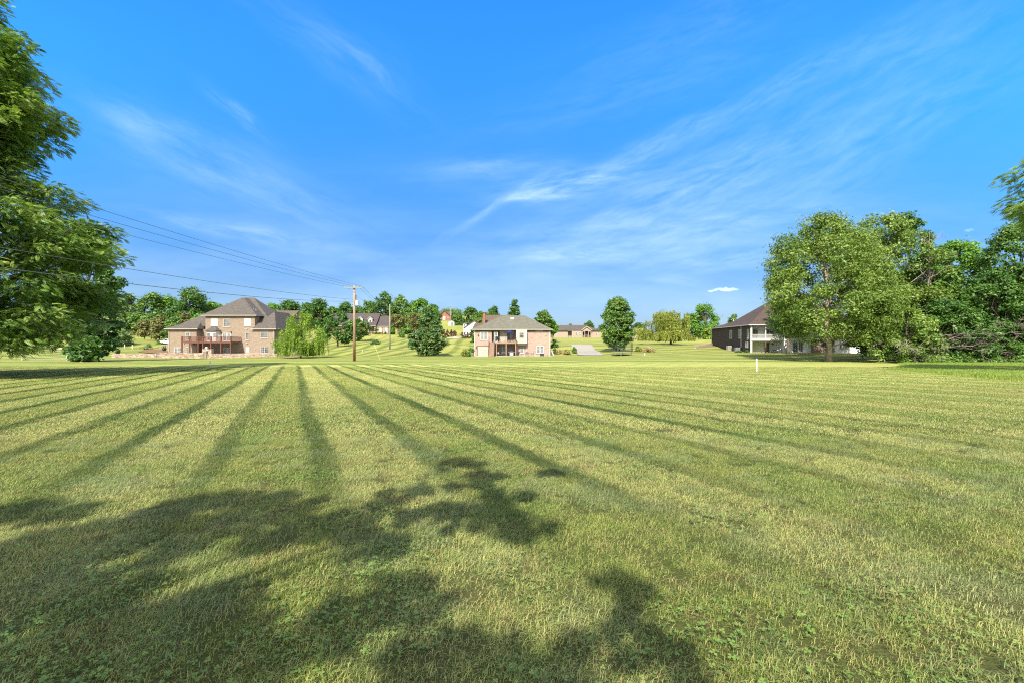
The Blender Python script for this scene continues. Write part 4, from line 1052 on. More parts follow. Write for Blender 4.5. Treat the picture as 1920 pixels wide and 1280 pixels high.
    for px in (364.6, 378.6, 394.2, 402.8, 417, 435, 452.5):
        c = U(px)+.1; p = MB().box(c-.11, dy-.10, -.3, c+.11, dy+.12, top+(.12 if px in (364.6, 378.6, 394.2, 417, 435, 452.5) else -.2)); p.build('post', M['red_wood'], deck)
    # small balcony step roof left of bay
    return H
HL = left_house()
# the rest roof peeping behind it
def roof_block(name, px0, px1, Y, yeave, yridge, depth, roofm, wallm, label, kind='hip', ybase=None, group='houses around the lawn', inset=.3):
    x0, x1 = X_(px0, Y), X_(px1, Y); ze = CAMZ+(640-yeave)/F*Y; zr = CAMZ+(640-yridge)/F*(Y+depth/2); z0 = g((x0+x1)/2, Y) if ybase is None else CAMZ+(640-ybase)/F*Y
    H = thing(name, (x0, Y, z0), label, 'house', group); W_ = x1-x0
    MB().box(.3, .3, -1.5, W_-.3, depth-.3, ze-z0-.01).build('wall', M[wallm], H)
    r_ = MB()
    if kind == 'hip': hip(r_, 0, W_, 0, depth, ze-z0, W_*inset, W_*(1-inset), depth/2, depth/2, zr-z0)
    else: gable(r_, 0, W_, 0, depth, ze-z0, zr-z0, 'x')
    r_.build('roof', M[roofm], H)
    if kind != 'hip':
        gw = MB(); gw.prism([(.3, ze-z0-.2), (depth/2, zr-z0-.25), (depth-.3, ze-z0-.2)], 'x', .3, W_-.3); gw.build('gable_wall', M[wallm], H)
    gutterline(H, 0, W_, 0, depth, ze-z0, 'f')
    return H, W_, ze-z0, zr-z0
h_, W_, ze_, zr_ = roof_block('house', 505, 548, 150, 596, 582.5, 10, 'roof_tan', 'brick_tan', 'tan roofed house mostly hidden behind the left house', 'gable', ybase=622)
window(h_, Face('front', .3), 1, 2.4, 1.2, 2.8, 2, 2)

# ---- middle house
def middle_house():
    s = 8.7; Y0 = 98; zb = CAMZ-26.7/F*Y0; s = F/Y0
    H = thing('brick_house', (X_(889.2, Y0), Y0, zb), 'pinkish brick house with green grey hip roof and stair to a balcony deck', 'house', 'houses around the lawn')
    k_ = 10.667*s
    U = lambda zx: (zx-205)/k_
    Z = lambda zy: (925-zy)/k_
    x1 = U(1728); ze = Z(412)
    b = MB(); b.box(0, 0, -.6, U(500)+.6, 12, ze-.02)
    b.box(U(500)+.6, 1.6, -.6, U(1042), 12, ze-.023)      # recessed under the balcony
    b.box(U(1042), 0.003, -.6, x1, 12.003, ze-.021)
    b.build('wall', M['brick_pink'], H)
    c = MB(); c.box(U(712), .9, Z(660), U(862), 1.597, ze-.05); c.build('siding', M['cream'], H)
    F0 = Face('front', 0); FR = Face('front', 1.6)
    r_ = MB(); hip(r_, -.42, x1+.42, -.5, 12.5, ze+.16, U(205)+6.0, 11.0, 6, 6, 8.95); rf = r_.build('roof', M['roof_green'], H)
    sk = MB(); sk.box(U(925)+.05, 4.2, 7.75, U(985)+.15, 5.0, 8.35); sk.build('skylight', M['white'], rf)
    vp = MB(); vp.tube([(11.6, 5.2, 7.3), (11.6, 5.2, 8.4)], .08, 6); vp.tube([(12.2, 4.5, 6.8), (12.2, 4.5, 7.9)], .07, 6); vp.build('vent_pipe', M['metal_grey'], rf)
    gutterline(H, -.42, x1+.42, -.5, 12.5, ze+.16, 'flr')
    es_ = MB(); es_.box(0.05, -.045, ze-.32, U(705), -.003, ze-.03); es_.box(U(1262), -.045, ze-.32, x1-.05, -.0, ze-.03); es_.build('eave_shade', M['trim_brown'], H)  # dark strips standing in for the shade below the eave
    gd = MB(); gz0, gz1 = .04, Z(738)
    fbox(gd, F0, U(275), U(500), 0, .04, gz0, gz1)
    for j in range(1, 5): fbox(gd, F0, U(275)+.05, U(500)-.05, .04, .06, gz0+(gz1-gz0)*j/5-.19*2, gz0+(gz1-gz0)*j/5-.04)
    gdo = gd.build('garage_door', M['garage'], H)
    gh = MB(); fbox(gh, F0, U(262), U(508), 0, .07, gz1+.003, gz1+.14); fbox(gh, F0, U(262), U(275)-.003, 0, .07, 0, gz1); gh.build('frame', M['trim_brown'], gdo)
    window(H, F0, U(322), U(475), Z(605), Z(455), 3, 6, mull=1, fw=.1)
    window(H, F0, U(1445), U(1595), Z(872), Z(730), 3, 5, mull=1, fw=.1)
    window(H, F0, U(1118), U(1190), Z(872), Z(732), 3, 5, fw=.09)
    window(H, F0, U(1432), U(1576), Z(452), Z(428), 6, 1, fw=.06, sill=False, mun=.03)
    door(H, F0, U(600), U(674), Z(660)+.06, Z(455), rows=5)
    window(H, FR, U(905), U(965), Z(560), Z(462), 2, 3, fw=.08)
    door(H, FR, U(712), U(770), .1, Z(735)); door(H, FR, U(773), U(830), .1, Z(735))
    window(H, FR, U(862), U(950), Z(750), Z(690), 2, 1, mat='trim_brown', sill=False)
    # cream bump out
    bx = MB(); bx.box(U(1042)+.003, -1.0, Z(678), U(1256), -.0+.001, ze-.035); bo = bx.build('bump_out', M['cream'], H); FB = Face('front', -1.0)
    window(bo, FB, U(1100), U(1200), Z(572), Z(462), 1, 2, mat='cream', fw=.1, sill=False)
    cb_ = MB(); 
    for a in (U(1042)+.003, U(1256)-.1): cb_.box(a, -1.04, Z(678), a+.1, -1.003, ze-.04)
    cb_.build('corner_board', M['white'], bo)
    bb = MB(); bb.box(U(1042)+.1, -.9, Z(712), U(1250), -.003, Z(678)-.003); bb.build('support_beam', M['trim_brown'], bo)
    downspout(H, F0, U(1243), .1, Z(715), 'white', .09); downspout(H, F0, .12, 0, ze-.1, 'white'); downspout(H, F0, x1-.12, 0, ze-.1, 'white')
    lantern(H, F0, U(288), Z(510)); lantern(H, F0, U(245), Z(752)); floodlight(H, F0, U(1632), Z(505))
    # meter box on left side, hose reel box on the right
    # balcony
    d0, d1 = U(635), U(1042); zd = Z(652); dy = -2.6
    D = MB(); D.box(d0, dy, zd-.10, d1, -.003, zd); D.box(d0-.03, dy-.07, zd-.34, d1+.02, dy-.003, zd+.02); D.box(d0-.03, dy, zd-.34, d0+.05, -.01, zd-.103)
    D.box(U(500)+.62, -.01, zd-.1, d0-.003, 1.58, zd-.0); D.box(d0, 0, zd-.10, d1-.003, 1.58, zd-.002)
    deck = D.build('deck', M['tan_wood'], H)
    for zx in (655, 845, 1030):
        c_ = U(zx)+.02; MB().box(c_-.09, dy-.02, -.2, c_+.09, dy+.16, zd-.343).build('post', M['tan_wood'], deck)
    rl = MB(); top = zd+1.0
    rl.box(d0, dy-.02, top-.05, d1, dy+.05, top); rl.box(d0, dy, zd+.08, d1, dy+.03, zd+.11)
    k = d0
    while k < d1: rl.box(k, dy, zd+.11, k+.016, dy+.016, top-.05); k += .12
    for a in (d0, (d0+d1)/2, d1-.08): rl.box(a, dy-.03, zd, a+.08, dy+.06, top+.04)
    rl.build('railing', M['black'], deck)
    # stair to balcony: comes straight towards the lawn
    st = MB(); a, b_ = U(513), U(618); n = 14; ys0, ys1 = dy-2.3, dy+1.0
    for j in range(n):
        y = ys0+(ys1-ys0)*j/n; z = zd*(j+1)/n
        st.box(a, y, z-.05, b_, y+(ys1-ys0)/n+.03, z); st.box(a+.02, y+.02, z-zd/n, b_-.02, y+.04, z-.053)
    st.box(a, ys1+.03, zd-.1, b_+.15, -.02, zd-.004)
    st.prism([(ys0, -.1), (ys0, .12), (ys1, zd), (ys1, zd-.3)], 'x', a-.06, a-.003); st.prism([(ys0, -.1), (ys0, .12), (ys1, zd), (ys1, zd-.3)], 'x', b_+.003, b_+.06)
    so = st.build('stair', M['tan_wood'], H)
    sr = MB()
    for xx in (a-.03, b_+.03):
        sr.bar((xx, ys0, 1.0), (xx, ys1, zd+1.0), .035); sr.bar((xx, ys0, 0), (xx, ys0, 1.05), .04); sr.bar((xx, ys1, zd), (xx, ys1, zd+1.05), .04)
        for j in range(1, 22): t_ = j/22; y = ys0+(ys1-ys0)*t_; sr.bar((xx, y, zd*t_+.05), (xx, y, zd*t_+1.0), .012)
    sr.build('railing', M['black'], so)
    return H, U, Z, zd, zb, Y0, x1
HM, UM, ZM, zdM, zbM, Y0M, x1M = middle_house()
xM = HM.location.x
MB().box(xM+UM(160), Y0M-4.4, zbM-.4, xM+UM(1752), Y0M-.01, zbM+.05).build('patio', M['concrete']); tag(bpy.data.objects['patio'], kind='structure')
def wp(zx, y, z): return (xM+UM(zx), Y0M+y, zbM+z)
# patio and balcony things
def umbrella():
    o = thing('patio_umbrella', wp(912, -1.6, zdM), 'navy blue patio umbrella open on the balcony of the middle house', 'umbrella')
    MB().tube([(0, 0, .0), (0, 0, 2.45)], .03, 8).lathe([(.28, 0), (.26, .07), (.05, .1)], n=12).build('pole', M['black'], o)
    c = MB(); n = 8; rr = 1.12
    i0 = len(c.v); c.v.append((0, 0, 2.55))
    for j in range(n): t_ = 6.283*j/n; c.v.append((rr*math.cos(t_), rr*math.sin(t_), 1.93))
    c.v.append((0, 0, 2.47))
    for j in range(n): t_ = 6.283*j/n; c.v.append((rr*math.cos(t_)*.985, rr*math.sin(t_)*.985, 1.86))
    for j in range(n):
        a, b = 1+j, 1+(j+1) % n; c.f += [(0, a, b), (n+1, n+2+(j+1) % n, n+2+j), (a, n+1+a, n+1+b, b)]
    c.build('canopy', M['navy'], o)
    rb = MB()
    for j in range(n): t_ = 6.283*j/n; rb.bar((0, 0, 2.40), (rr*.96*math.cos(t_), rr*.96*math.sin(t_), 1.87), .012)
    rb.build('ribs', M['black'], o)
umbrella()
def chair(loc, rz, mat, label, name='patio_chair', back=.95, group='outdoor chairs at the middle house', seat='same', w=.56):
    o = thing(name, loc, label, 'chair', group, rz)
    m2 = M[mat]
    MB().box(-w/2, -.26, .40, w/2, .26, .46).build('seat', m2, o)
    b = MB(); b.prism([(.26, .46), (.40, back), (.44, back), (.30, .46)], 'x', -w/2, w/2); b.build('backrest', m2, o)
    for sx in (-1, 1):
        for yy_ in (-.24, .24): MB().bar((sx*(w/2-.03), yy_, 0), (sx*(w/2-.03), yy_, .40), .022).build('leg', M['black'], o)
        a = MB().bar((sx*(w/2), -.24, .64), (sx*(w/2), .33, .66), .022); a.bar((sx*(w/2), -.24, .40), (sx*(w/2), -.24, .64), .018); a.build('armrest', M['black'], o)
    return o
def table(loc, rad, h, mat, label, name='patio_table', round_=True):
    o = thing(name, loc, label, 'table', None)
    if round_: MB().lathe([(rad, h-.04), (rad, h)], n=20).build('tabletop', M[mat], o)
    else: MB().box(-rad, -rad*.6, h-.05, rad, rad*.6, h).build('tabletop', M[mat], o)
    for a in range(4): t_ = a*1.571+.785; MB().bar((rad*.65*math.cos(t_), rad*.5*math.sin(t_), 0), (rad*.55*math.cos(t_), rad*.45*math.sin(t_), h-.045), .022).build('leg', M['black'], o)
    return o
chair(wp(695, -1.9, zdM), 2.6, 'black', 'large black high backed chair at the left end of the balcony', back=1.15, w=.75)
chair(wp(905, -1.0, zdM), .3, 'black', 'dark chair under the navy umbrella', back=1.05)
chair(wp(945, -2.0, zdM), -1.9, 'black', 'dark chair beside the umbrella pole turned left', back=1.0)
chair(wp(1008, -1.8, zdM), -1.4, 'tan_wood', 'wooden chair at the right end of the balcony', back=.95)
table(wp(800, -1.7, zdM), .40, .55, 'white', 'low white table on the balcony', round_=False)
chair(wp(690, -1.2, .05), 2.8, 'white', 'white chair under the balcony by the left post', back=.8)
table(wp(800, -1.3, .05), .55, .72, 'cream', 'cream table under the balcony between the posts', round_=False)
def grill(loc, label):
    o = thing('gas_grill', loc, label, 'grill')
    MB().box(-.38, -.26, .12, .38, .26, .82).build('cabinet', M['metal_grey'], o)
    h = MB(); h.prism([(-.28, .823), (-.28, .98), (-.12, 1.16), (.14, 1.16), (.28, .98), (.28, .823)], 'x', -.40, .40); h.build('lid', M['navy'], o)
    MB().box(-.7, -.22, .76, -.383, .22, .81).box(.383, -.22, .76, .7, .22, .81).build('side_shelf', M['metal_grey'], o)
    MB().bar((-.3, -.32, .95), (.3, -.32, .95), .018).build('handle', M['metal_grey'], o)
    w = MB()
    for sx in (-.3, .3): w.tube([(sx-.03, 0, .08), (sx+.03, 0, .08)], .08, 10)
    w.build('wheels', M['rubber'], o)
grill(wp(950, -3.1, .05), 'dark blue lidded gas grill before the right balcony post')
chair(wp(1068, -2.6, .05), -1.2, 'black', 'dark chair right of the balcony on the patio')
chair(wp(1253, -1.8, .05), 0, 'trim_brown', 'brown chair behind the round patio table')
table(wp(1268, -2.8, .05), .60, .72, 'glass', 'round glass topped table on the open patio')
chair(wp(1352, -2.8, .05), -1.57, 'black', 'reclined black chair right of the round glass table', back=1.05)
table(wp(1130, -3.0, .05), .38, .40, 'metal_grey', 'low grey round table before the basement window')
def firepit(loc, label):
    o = thing('fire_pit', loc, label, 'fire pit'); MB().box(-.40, -.35, .06, .40, .35, .55).build('bowl', M['black'], o)
    MB().box(-.44, -.39, .553, .44, .39, .60).build('lid', M['rubber'], o)
    for sx in (-1, 1):
        for sy in (-1, 1): MB().box(sx*.36-.03, sy*.31-.03, 0, sx*.36+.03, sy*.31+.03, .057).build('leg', M['black'], o)
firepit(wp(1540, -3.2, .05), 'black box fire pit on the right part of the patio')
table(wp(1632, -2.8, .05), .42, .42, 'metal_grey', 'low grey table right of the black fire pit', round_=False)
def ac(loc, label, cat='air conditioner', grp=None, w=.8, h=.9, mat='gutter'):
    o = thing('ac_unit', loc, label, cat, grp); MB().box(-w/2, -w/2, 0, w/2, w/2, h).build('cabinet', M[mat], o)
    MB().lathe([(w*.42, h), (w*.42, h+.05), (w*.1, h+.08)], n=16).build('fan_guard', M['black'], o)
    l = MB()
    for k in range(8): l.box(-w/2+.06, -w/2-.012, .12+k*h*.1, w/2-.06, -w/2-.002, .15+k*h*.1)
    l.build('grille', M['black'], o)
ac((X_(884.5, 99), 99, zbM+.55), 'grey utility cabinet on the left wall of the middle house', w=.6, h=.7, mat='gutter')
w2 = MB(); w2.prism([(Y0M-3.2, zbM-.3), (Y0M-3.2, zbM+.25), (Y0M+1.5, zbM+1.15), (Y0M+1.5, zbM-.3)], 'x', xM+x1M+.25, xM+x1M+.5)
o = w2.build('retaining_wall', M['concrete']); tag(o, 'low pale sloping retaining wall at the right corner of the middle house', 'retaining wall')

# ---- dark brick house at right
def right_house():
    C = (X_(1408, 97), 97.); E = (55.2, 125.8); a = math.atan2(E[0]-C[0], E[1]-C[1])
    zb = CAMZ-21/F*97
    H = thing('brick_house', (C[0], C[1], zb), 'dark brick house with brown roof and white back porches behind the sycamore', 'house', 'houses around the lawn', rz=-a)
    LL = math.hypot(E[0]-C[0], E[1]-C[1]); ze = 5.8
    b = MB(); b.box(0, 2.6, -.8, 15.5, LL, ze-.02); b.box(0, 0, -.8, .3, 2.597, ze-.02); b.build('wall', M['brick_dark'], H)
    FL = Face('left', 0); FF = Face('front', 2.6)
    ws = MB(); ws.box(.303, 2.52, -.5, 6.6, 2.597, ze-.03); ws.box(6.6, .2, -.8, 11.6, 2.598, ze-.03); ws.box(11.6, .35, 2.75, 21.5, 12, ze-.03); ws.box(16.6, .35, -.8, 21.5, 12, 2.747)
    ws.build('siding', M['white_siding'], H)
    tb = MB(); tb.box(11.6+.003, .9, -.8, 16.6-.003, 3, 2.74); tb.build('brick_bay', M['brick_tan'], H)
    # roofs
    r_ = MB(); hip(r_, -.5, 16, 8, LL+.5, ze+.15, 7.7, 7.7, 15, LL-6.5, 8.6)
    hip(r_, -.52, 22.2, -.5, 17, ze+.17, 8.0, 14.0, 8.3, 8.3, 12.2)
    rf = r_.build('roof', M['roof_brown'], H)
    vp = MB(); vp.tube([(2.5, 19, 7.0), (2.5, 19, 8.0)], .07, 6); vp.build('vent_pipe', M['white'], rf)
    gutterline(H, -.5, 22.2, -.5, LL+.5, ze+.16, 'fl', 'white')
    # left wall details; positions follow the bearings seen along the wall
    def V(px):   # distance along the left wall whose bearing is px
        t = (px-960)/F; dx_, dy_ = (E[0]-C[0])/LL, (E[1]-C[1])/LL
        return (C[0]-t*C[1])/(t*dy_-dx_)
    for (pa, pb, za, zb_) in [(1368, 1372.5, 3.1, 5.05), (1385, 1388.5, 3.1, 5.05), (1401, 1404.5, 3.0, 5.0)]:
        window(H, FL, V(pb), V(pa), za, zb_, 2, 4)
    window(H, FL, V(1402.5), V(1398), 1.1, 2.3, 2, 2)
    downspout(H, FL, V(1389.8), 1., ze, 'white', .2); downspout(H, FL, .15, 0, ze, 'white', .16); downspout(H, FL, LL-.2, 1.2, ze, 'white', .14)
    # porch: floor of upper level, posts, rails
    p = MB(); p.box(.0, -.1, 2.62, 11.7, 2.5, 2.85); p.box(0, -.16, 2.55, 11.7, -.103, 2.95); dk = p.build('porch_deck', M['white'], H)
    for x in (.12, 2.9, 6.6, 9.3, 11.6):
        MB().box(x-.09, -.08, 2.953, x+.09, .1, ze-.0).build('post', M['white'], dk)
        MB().box(x-.1, -.06, -.4, x+.1, .12, 2.547).build('post', M['trim_brown' if x == 2.9 else 'white'], dk)
    rl = MB(); rl.box(.0, -.03, 3.80, 11.6, .05, 3.88); rl.box(0, -.01, 3.05, 11.6, .03, 3.1)
    k = .1
    while k < 11.6: rl.box(k, 0, 3.1, k+.045, .03, 3.8); k += .15
    rl.box(-.0+.01, .05, 3.80, .06, 2.5, 3.88)
    rl.build('railing', M['white'], dk)
    door(H, Face('front', 2.52), 3.6, 4.6, .05, 2.15, mat='trim_tan'); lantern(H, Face('front', 2.52), 5.3, 1.9)
    door(H, Face('front', 2.52), 1.2, 2.3, 2.9, 5.0, mat='white'); window(H, Face('front', 2.52), 3.8, 5.6, 3.3, 5.0, 2, 2, mull=1)
    door(H, Face('front', .2), 8.3, 9.3, .05, 2.2); door(H, Face('front', .2), 9.33, 10.3, .05, 2.2)
    window(H, Face('front', .9), 14.3, 15.7, 1.1, 2.3, 2, 2, mat='trim_brown')
    window(H, Face('front', .35), 12.4, 14.0, 3.5, 5.0, 2, 2, mull=1); window(H, Face('front', .35), 17.4, 19.4, .9, 2.2, 2, 2, mull=1)
    return H, a, C, zb
HR, aR, CR, zbR = right_house()
def rp(u, v_, z):
    ca, sa = math.cos(-aR), math.sin(-aR); return (CR[0]+u*ca-v_*sa, CR[1]+u*sa+v_*ca, zbR+z)
def hroot(o, rz): o.rotation_euler = (0, 0, rz); return o
for i, (v_, lb, w_, h_, mt) in enumerate([(11.2, 'beige air conditioner nearest the far end of the dark brick wall', .9, 1.1, 'gutter'), (7.6, 'black air conditioner in the middle of the dark brick wall', .8, .8, 'black'), (5.4, 'blue grey air conditioner by the dark brick wall downspout', .85, 1.0, 'metal_grey')]):
    p_ = rp(-1.0, v_, 0); ac((p_[0], p_[1], g(p_[0], p_[1])-.05), lb, grp='air conditioners by the dark brick wall', w=w_, h=h_, mat=mt)
for i, (u, lb) in enumerate([(4.9, 'left white chair under the back porch'), (5.9, 'right white chair under the back porch')]):
    chair(rp(u, .9, .0), -aR+(-.4 if i else .5), 'white', lb, group='white porch chairs', back=.95, w=.62)
tag(MB().box(0, 0, 0, 1, 1, 1).build('tmp', M['stone']), 'x', 'x'); bpy.data.objects.remove(bpy.data.objects['tmp'])
def wall_run(name, pts, h, th, mat, label, cat='stone wall', drop=.4, caps=False):
    mb = MB(); V_ = [Vector((p[0], p[1], 0)) for p in pts]
    rr_ = random.Random(4)
    for i in range(len(V_)-1):
        d = (V_[i+1]-V_[i]); n = max(1, int(d.length/1.5))
        for k in range(n):
            a = V_[i]+d*k/n; b = V_[i]+d*(k+1)/n; nn = Vector((-d.y, d.x, 0)).normalized()*th/2
            za, zb_ = g(a.x, a.y), g(b.x, b.y); ha = pts[i][2]+(pts[i+1][2]-pts[i][2])*k/n; hb = pts[i][2]+(pts[i+1][2]-pts[i][2])*(k+1)/n
            P_ = [a-nn, b-nn, b+nn, a+nn]
            lo = [(q.x, q.y, (za if j in (0, 3) else zb_)-drop) for j, q in enumerate(P_)]
            hi = [(q.x, q.y, (ha if j in (0, 3) else hb)) for j, q in enumerate(P_)]
            mb.solid(lo+hi, [(3,2,1,0), (4,5,6,7), (0,1,5,4), (1,2,6,5), (2,3,7,6), (3,0,4,7)])
    o = mb.build(name, M[mat]); tag(o, label, cat); return o
zt = lambda py, Y: CAMZ+(640-py)/F*Y
wall_run('stone_wall', [(*pxy(212, 88), zt(663, 88)), (*pxy(293, 87), zt(663, 87)), (*pxy(296, 86.5), zt(661, 86.5)), (*pxy(384, 86), zt(661, 86))], 1, .5, 'stone', 'left run of the low field stone wall before the left house')
wall_run('stone_wall', [(*pxy(389, 86), zt(663, 86)), (*pxy(520, 88), zt(663.2, 88)), (*pxy(560, 91), zt(662, 91))], 1, .5, 'stone', 'right run of the low field stone wall reaching to the weeping tree')
def pier(px, Y, yt, w_, label, mat='brick_tan'):
    x = X_(px, Y); z0 = g(x, Y); h = zt(yt, Y)-z0
    o = thing('gate_pier', (x, Y, z0-.2), label, 'pier'); MB().box(-w_/2, -w_/2, 0, w_/2, w_/2, h+.1).build('shaft', M[mat], o)
    MB().box(-w_/2-.06, -w_/2-.06, h+.103, w_/2+.06, w_/2+.06, h+.2).build('cap', M['concrete'], o)
pier(386.6, 85.8, 657.5, .42, 'brick pier between the two runs of the stone wall')
# grill station behind the wall, seen as a dark lid on a stone counter
o = thing('outdoor_counter', (X_(391, 98), 98, g(X_(391, 98), 98)-.1), 'stone counter with a metal kettle on the patio under the red deck', 'counter')
MB().box(-1.1, -.4, 0, .9, .4, 1.35).build('base', M['stone'], o); MB().lathe([(.30, 1.353), (.36, 1.55), (.28, 1.75), (.08, 1.82)], n=12, c=(-.4, 0, 0)).build('kettle', M['metal_grey'], o)
wall_run('stone_wall', [(*pxy(1334, 121), zt(643, 121)), (*pxy(1318, 117), zt(646.5, 117)), (*pxy(1303, 114), zt(649, 114))], 1, .5, 'stone', 'short sloping stone wall at the far left corner of the dark brick house')
# brick ramp wall and mulch bed beside the left house
wall_run('brick_retaining_wall', [(*pxy(324, 112), zt(645, 112)), (*pxy(312, 112), zt(645, 112)), (*pxy(304, 113), zt(649, 113)), (*pxy(294, 114), zt(655, 114))], 1, .35, 'brick_tan', 'sloping brick retaining wall below the white car', 'retaining wall')
tag(quad_sheet('mulch_bed', [pxy(258, 104), pxy(314, 104), pxy(318, 110), pxy(284, 112)], 12, 8, M['mulch'], .12), kind='structure')
tag(quad_sheet('mulch_bed', [pxy(1036, 99.5), pxy(1064, 99.5), pxy(1060, 106), pxy(1036, 106)], 8, 6, M['mulch'], .08), kind='structure')
tag(quad_sheet('patio', [pxy(336, 92), pxy(515, 92), pxy(515, 106.9), pxy(325, 106.9)], 20, 10, M['concrete'], .06), kind='structure')
def planter(px, Y, yt, label):
    x = X_(px, Y); z0 = zt(yt, Y)
    o = thing('planter', (x, Y, z0), label, 'planter', 'dark planters by the stone wall'); MB().lathe([(.25, 0), (.42, .35), (.45, .5)], n=12).build('pot', M['black'], o)
    r = np.random.RandomState(int(px)); V, tt = leafcloud(r, np.array([[0, 0, .7]]), np.array([.42]), 260, .12, np.array([.5])); link('foliage', npmesh('foliage', V, 4, L['deep'], tt), o)
planter(221, 88.0, 663, 'dark planter at the left end of the stone wall'); planter(308, 99, 657.5, 'dark planter below the brick retaining wall')

# ---- dormer house on the slope
def dormer_house():
    Y = 165; s = F/Y; zb = CAMZ+(640-625.6)/F*Y
    px0 = 612
    H = thing('brick_house', (X_(px0, Y), Y, zb), 'long brick house with slate grey gable roof and white dormers on the slope', 'house', 'houses around the lawn')
    U = lambda px: (px-px0)/s
    Z = lambda py: (625.6-py)/s
    x1 = U(705); ze = Z(611); dp = 12.
    b = MB(); b.box(0, 1.6, -1.5, x1-.3, dp-.3, ze-.1); b.box(0, .3, -1.5, U(684), 1.597, ze-.1); b.prism([(.5, ze-.2), (dp/2, Z(587.6)+.1), (dp-.5, ze-.2)], 'x', .3, x1-.4); b.build('wall', M['brick_red'], H)
    r_ = MB(); zr = (CAMZ+(640-587.6)/F*(Y+dp/2))-zb
    gable(r_, -.5, x1, -.2, dp+.2, ze, zr, 'x', .2); rf = r_.build('roof', M['roof_slate'], H)
    gutterline(H, -.5, x1-.1, -.2, dp, ze, 'f', 'gutter')
    # garage wing
    w0, w1 = U(708.8), U(729.8); zr2 = (CAMZ+(640-592.4)/F*(Y+5.))-zb; ze2 = Z(611.8)
    wb = MB(); wb.box(w0-.6, .3, -1.5, w1-.3, 9.7, ze2-.1); wb.prism([(.5, ze2-.2), (5., zr2-.15), (9.5, ze2-.2)], 'x', w0-.5, w1-.35); wg = wb.build('wall', M['brick_red'], H)
    rw = MB(); gable(rw, w0-.4, w1, 0, 10, ze2, zr2, 'x', .2); rw.build('roof', M['roof_slate'], H)
    gutterline(H, w0-.2, w1-.1, 0, 9, ze2, 'f', 'trim_tan')
    Fw = Face('front', .3)
    st = MB(); fbox(st, Fw, w0-.3, w0+.25, .003, .05, 0, ze2-.15); fbox(st, Fw, U(717.2), U(721.2), .003, .10, 0, ze2-.15); fbox(st, Fw, w1-.9, w1-.3, .003, .05, 0, ze2-.15); st.build('brick_pier', M['brick_pink'], H)
    window(H, Fw, U(710.8), U(715.2), .45, 2.45, 1, 2, blind=.99, fw=.12); window(H, Fw, U(721.6), U(725.6), .45, 2.45, 1, 2, blind=.99, fw=.12)
    gw_ = MB(); window(H, Face('right', w1-.3), 4.5, 5.6, 2.6, 4.0, 1, 2)
    # entry
    door(H, Face('front', 1.6), U(692.5), U(697.5), .0, 2.3, mat='trim_tan')
    cc = MB()
    for px in (690.2, 703): cc.box(U(px)-.12, .1, -.2, U(px)+.12, .34, ze-.22)
    cc.build('column', M['white'], H)
    # dormers
    for (pa, pb, yb, yt_) in [(669, 677, 606.5, 594.8), (688, 695.3, 608, 594.8)]:
        u0, u1 = U(pa), U(pb); zt0 = Z(598.5); z0 = Z(yb)+.2; um = (u0+u1)/2; yd = 1.7
        d = MB(); d.box(u0, yd, z0-.6, u1, yd+5, zt0); d.prism([(u0, zt0), (um, zt0+.62), (u1, zt0)], 'y', yd+.001, yd+5)
        do = d.build('dormer', M['white'], H)
        rr = MB(); gable(rr, u0-.25, u1+.25, yd-.25, yd+5.2, zt0+.02, Z(yt_)+.25, 'y', .12); rr.build('roof', M['roof_slate'], do)
        ft = MB(); ft.prism([(u0-.28, zt0-.10), (um, Z(yt_)+.12), (u1+.28, zt0-.10), (u1+.28, zt0+.06), (um, Z(yt_)+.29), (u0-.28, zt0+.06)], 'y', yd-.30, yd-.253); ft.build('fascia', M['white'], do)
        window(do, Face('front', yd), um-.36, um+.36, z0+.15, zt0-.1, 1, 2, fw=.08, sill=False, mat='gutter')
    return H
dormer_house()
# ---- red brick house on the hill
h_, W_, ze_, zr_ = roof_block('house', 808, 845.5, 262, 594.5, 584.0, 12, 'roof_tan', 'brick_red', 'red brick house high on the hill with tan roof', 'gable', ybase=603)
gb = MB(); u0, u1 = (823-808)/F*262, (845-808)/F*262
gb.prism([(u0, -1.5), (u0, ze_), ((u0+u1)/2, zr_-.35), (u1, ze_), (u1, -1.5)], 'y', -1.5, .4); gb.build('gable_wall', M['brick_red'], h_)
rr = MB(); gable(rr, u0-.4, u1+.4, -2.0, 6, ze_+.12, zr_+.05, 'y', .2); rr.build('roof', M['roof_tan'], h_)
window(h_, Face('front', -1.5), (u0+u1)/2-.9, (u0+u1)/2+.5, .9, 3.0, 1, 2, blind=.9, fw=.16); window(h_, Face('front', -1.5), (u0+u1)/2+1.6, (u0+u1)/2+2.7, 2.0, 3.0, 2, 2, mat='trim_tan')
# ---- white shed
def shed():
    Y = 200; x0, x1 = X_(840.5, Y), X_(851, Y); z0 = g((x0+x1)/2, Y)-.1; W_ = x1-x0
    o = thing('garden_shed', (x0, Y, z0), 'small white gabled shed on the hill below the red brick house', 'shed')
    MB().box(0, 0, -.3, W_, 3.4, 1.75).build('wall', M['white_siding'], o)
    MB().prism([(0, 1.753), (W_/2, 2.35), (W_, 1.753)], 'y', .001, 3.39).build('gable_wall', M['white_siding'], o)
    gable(MB(), -.15, W_+.15, -.15, 3.55, 1.80, 2.5, 'y', .08).build('roof', M['gutter'], o)
    door(o, Face('front', 0), W_*.40, W_*.62, .05, 1.65, mat='gutter', rows=1); door(o, Face('front', 0), W_*.64, W_*.86, .05, 1.65, mat='gutter', rows=1)
shed()
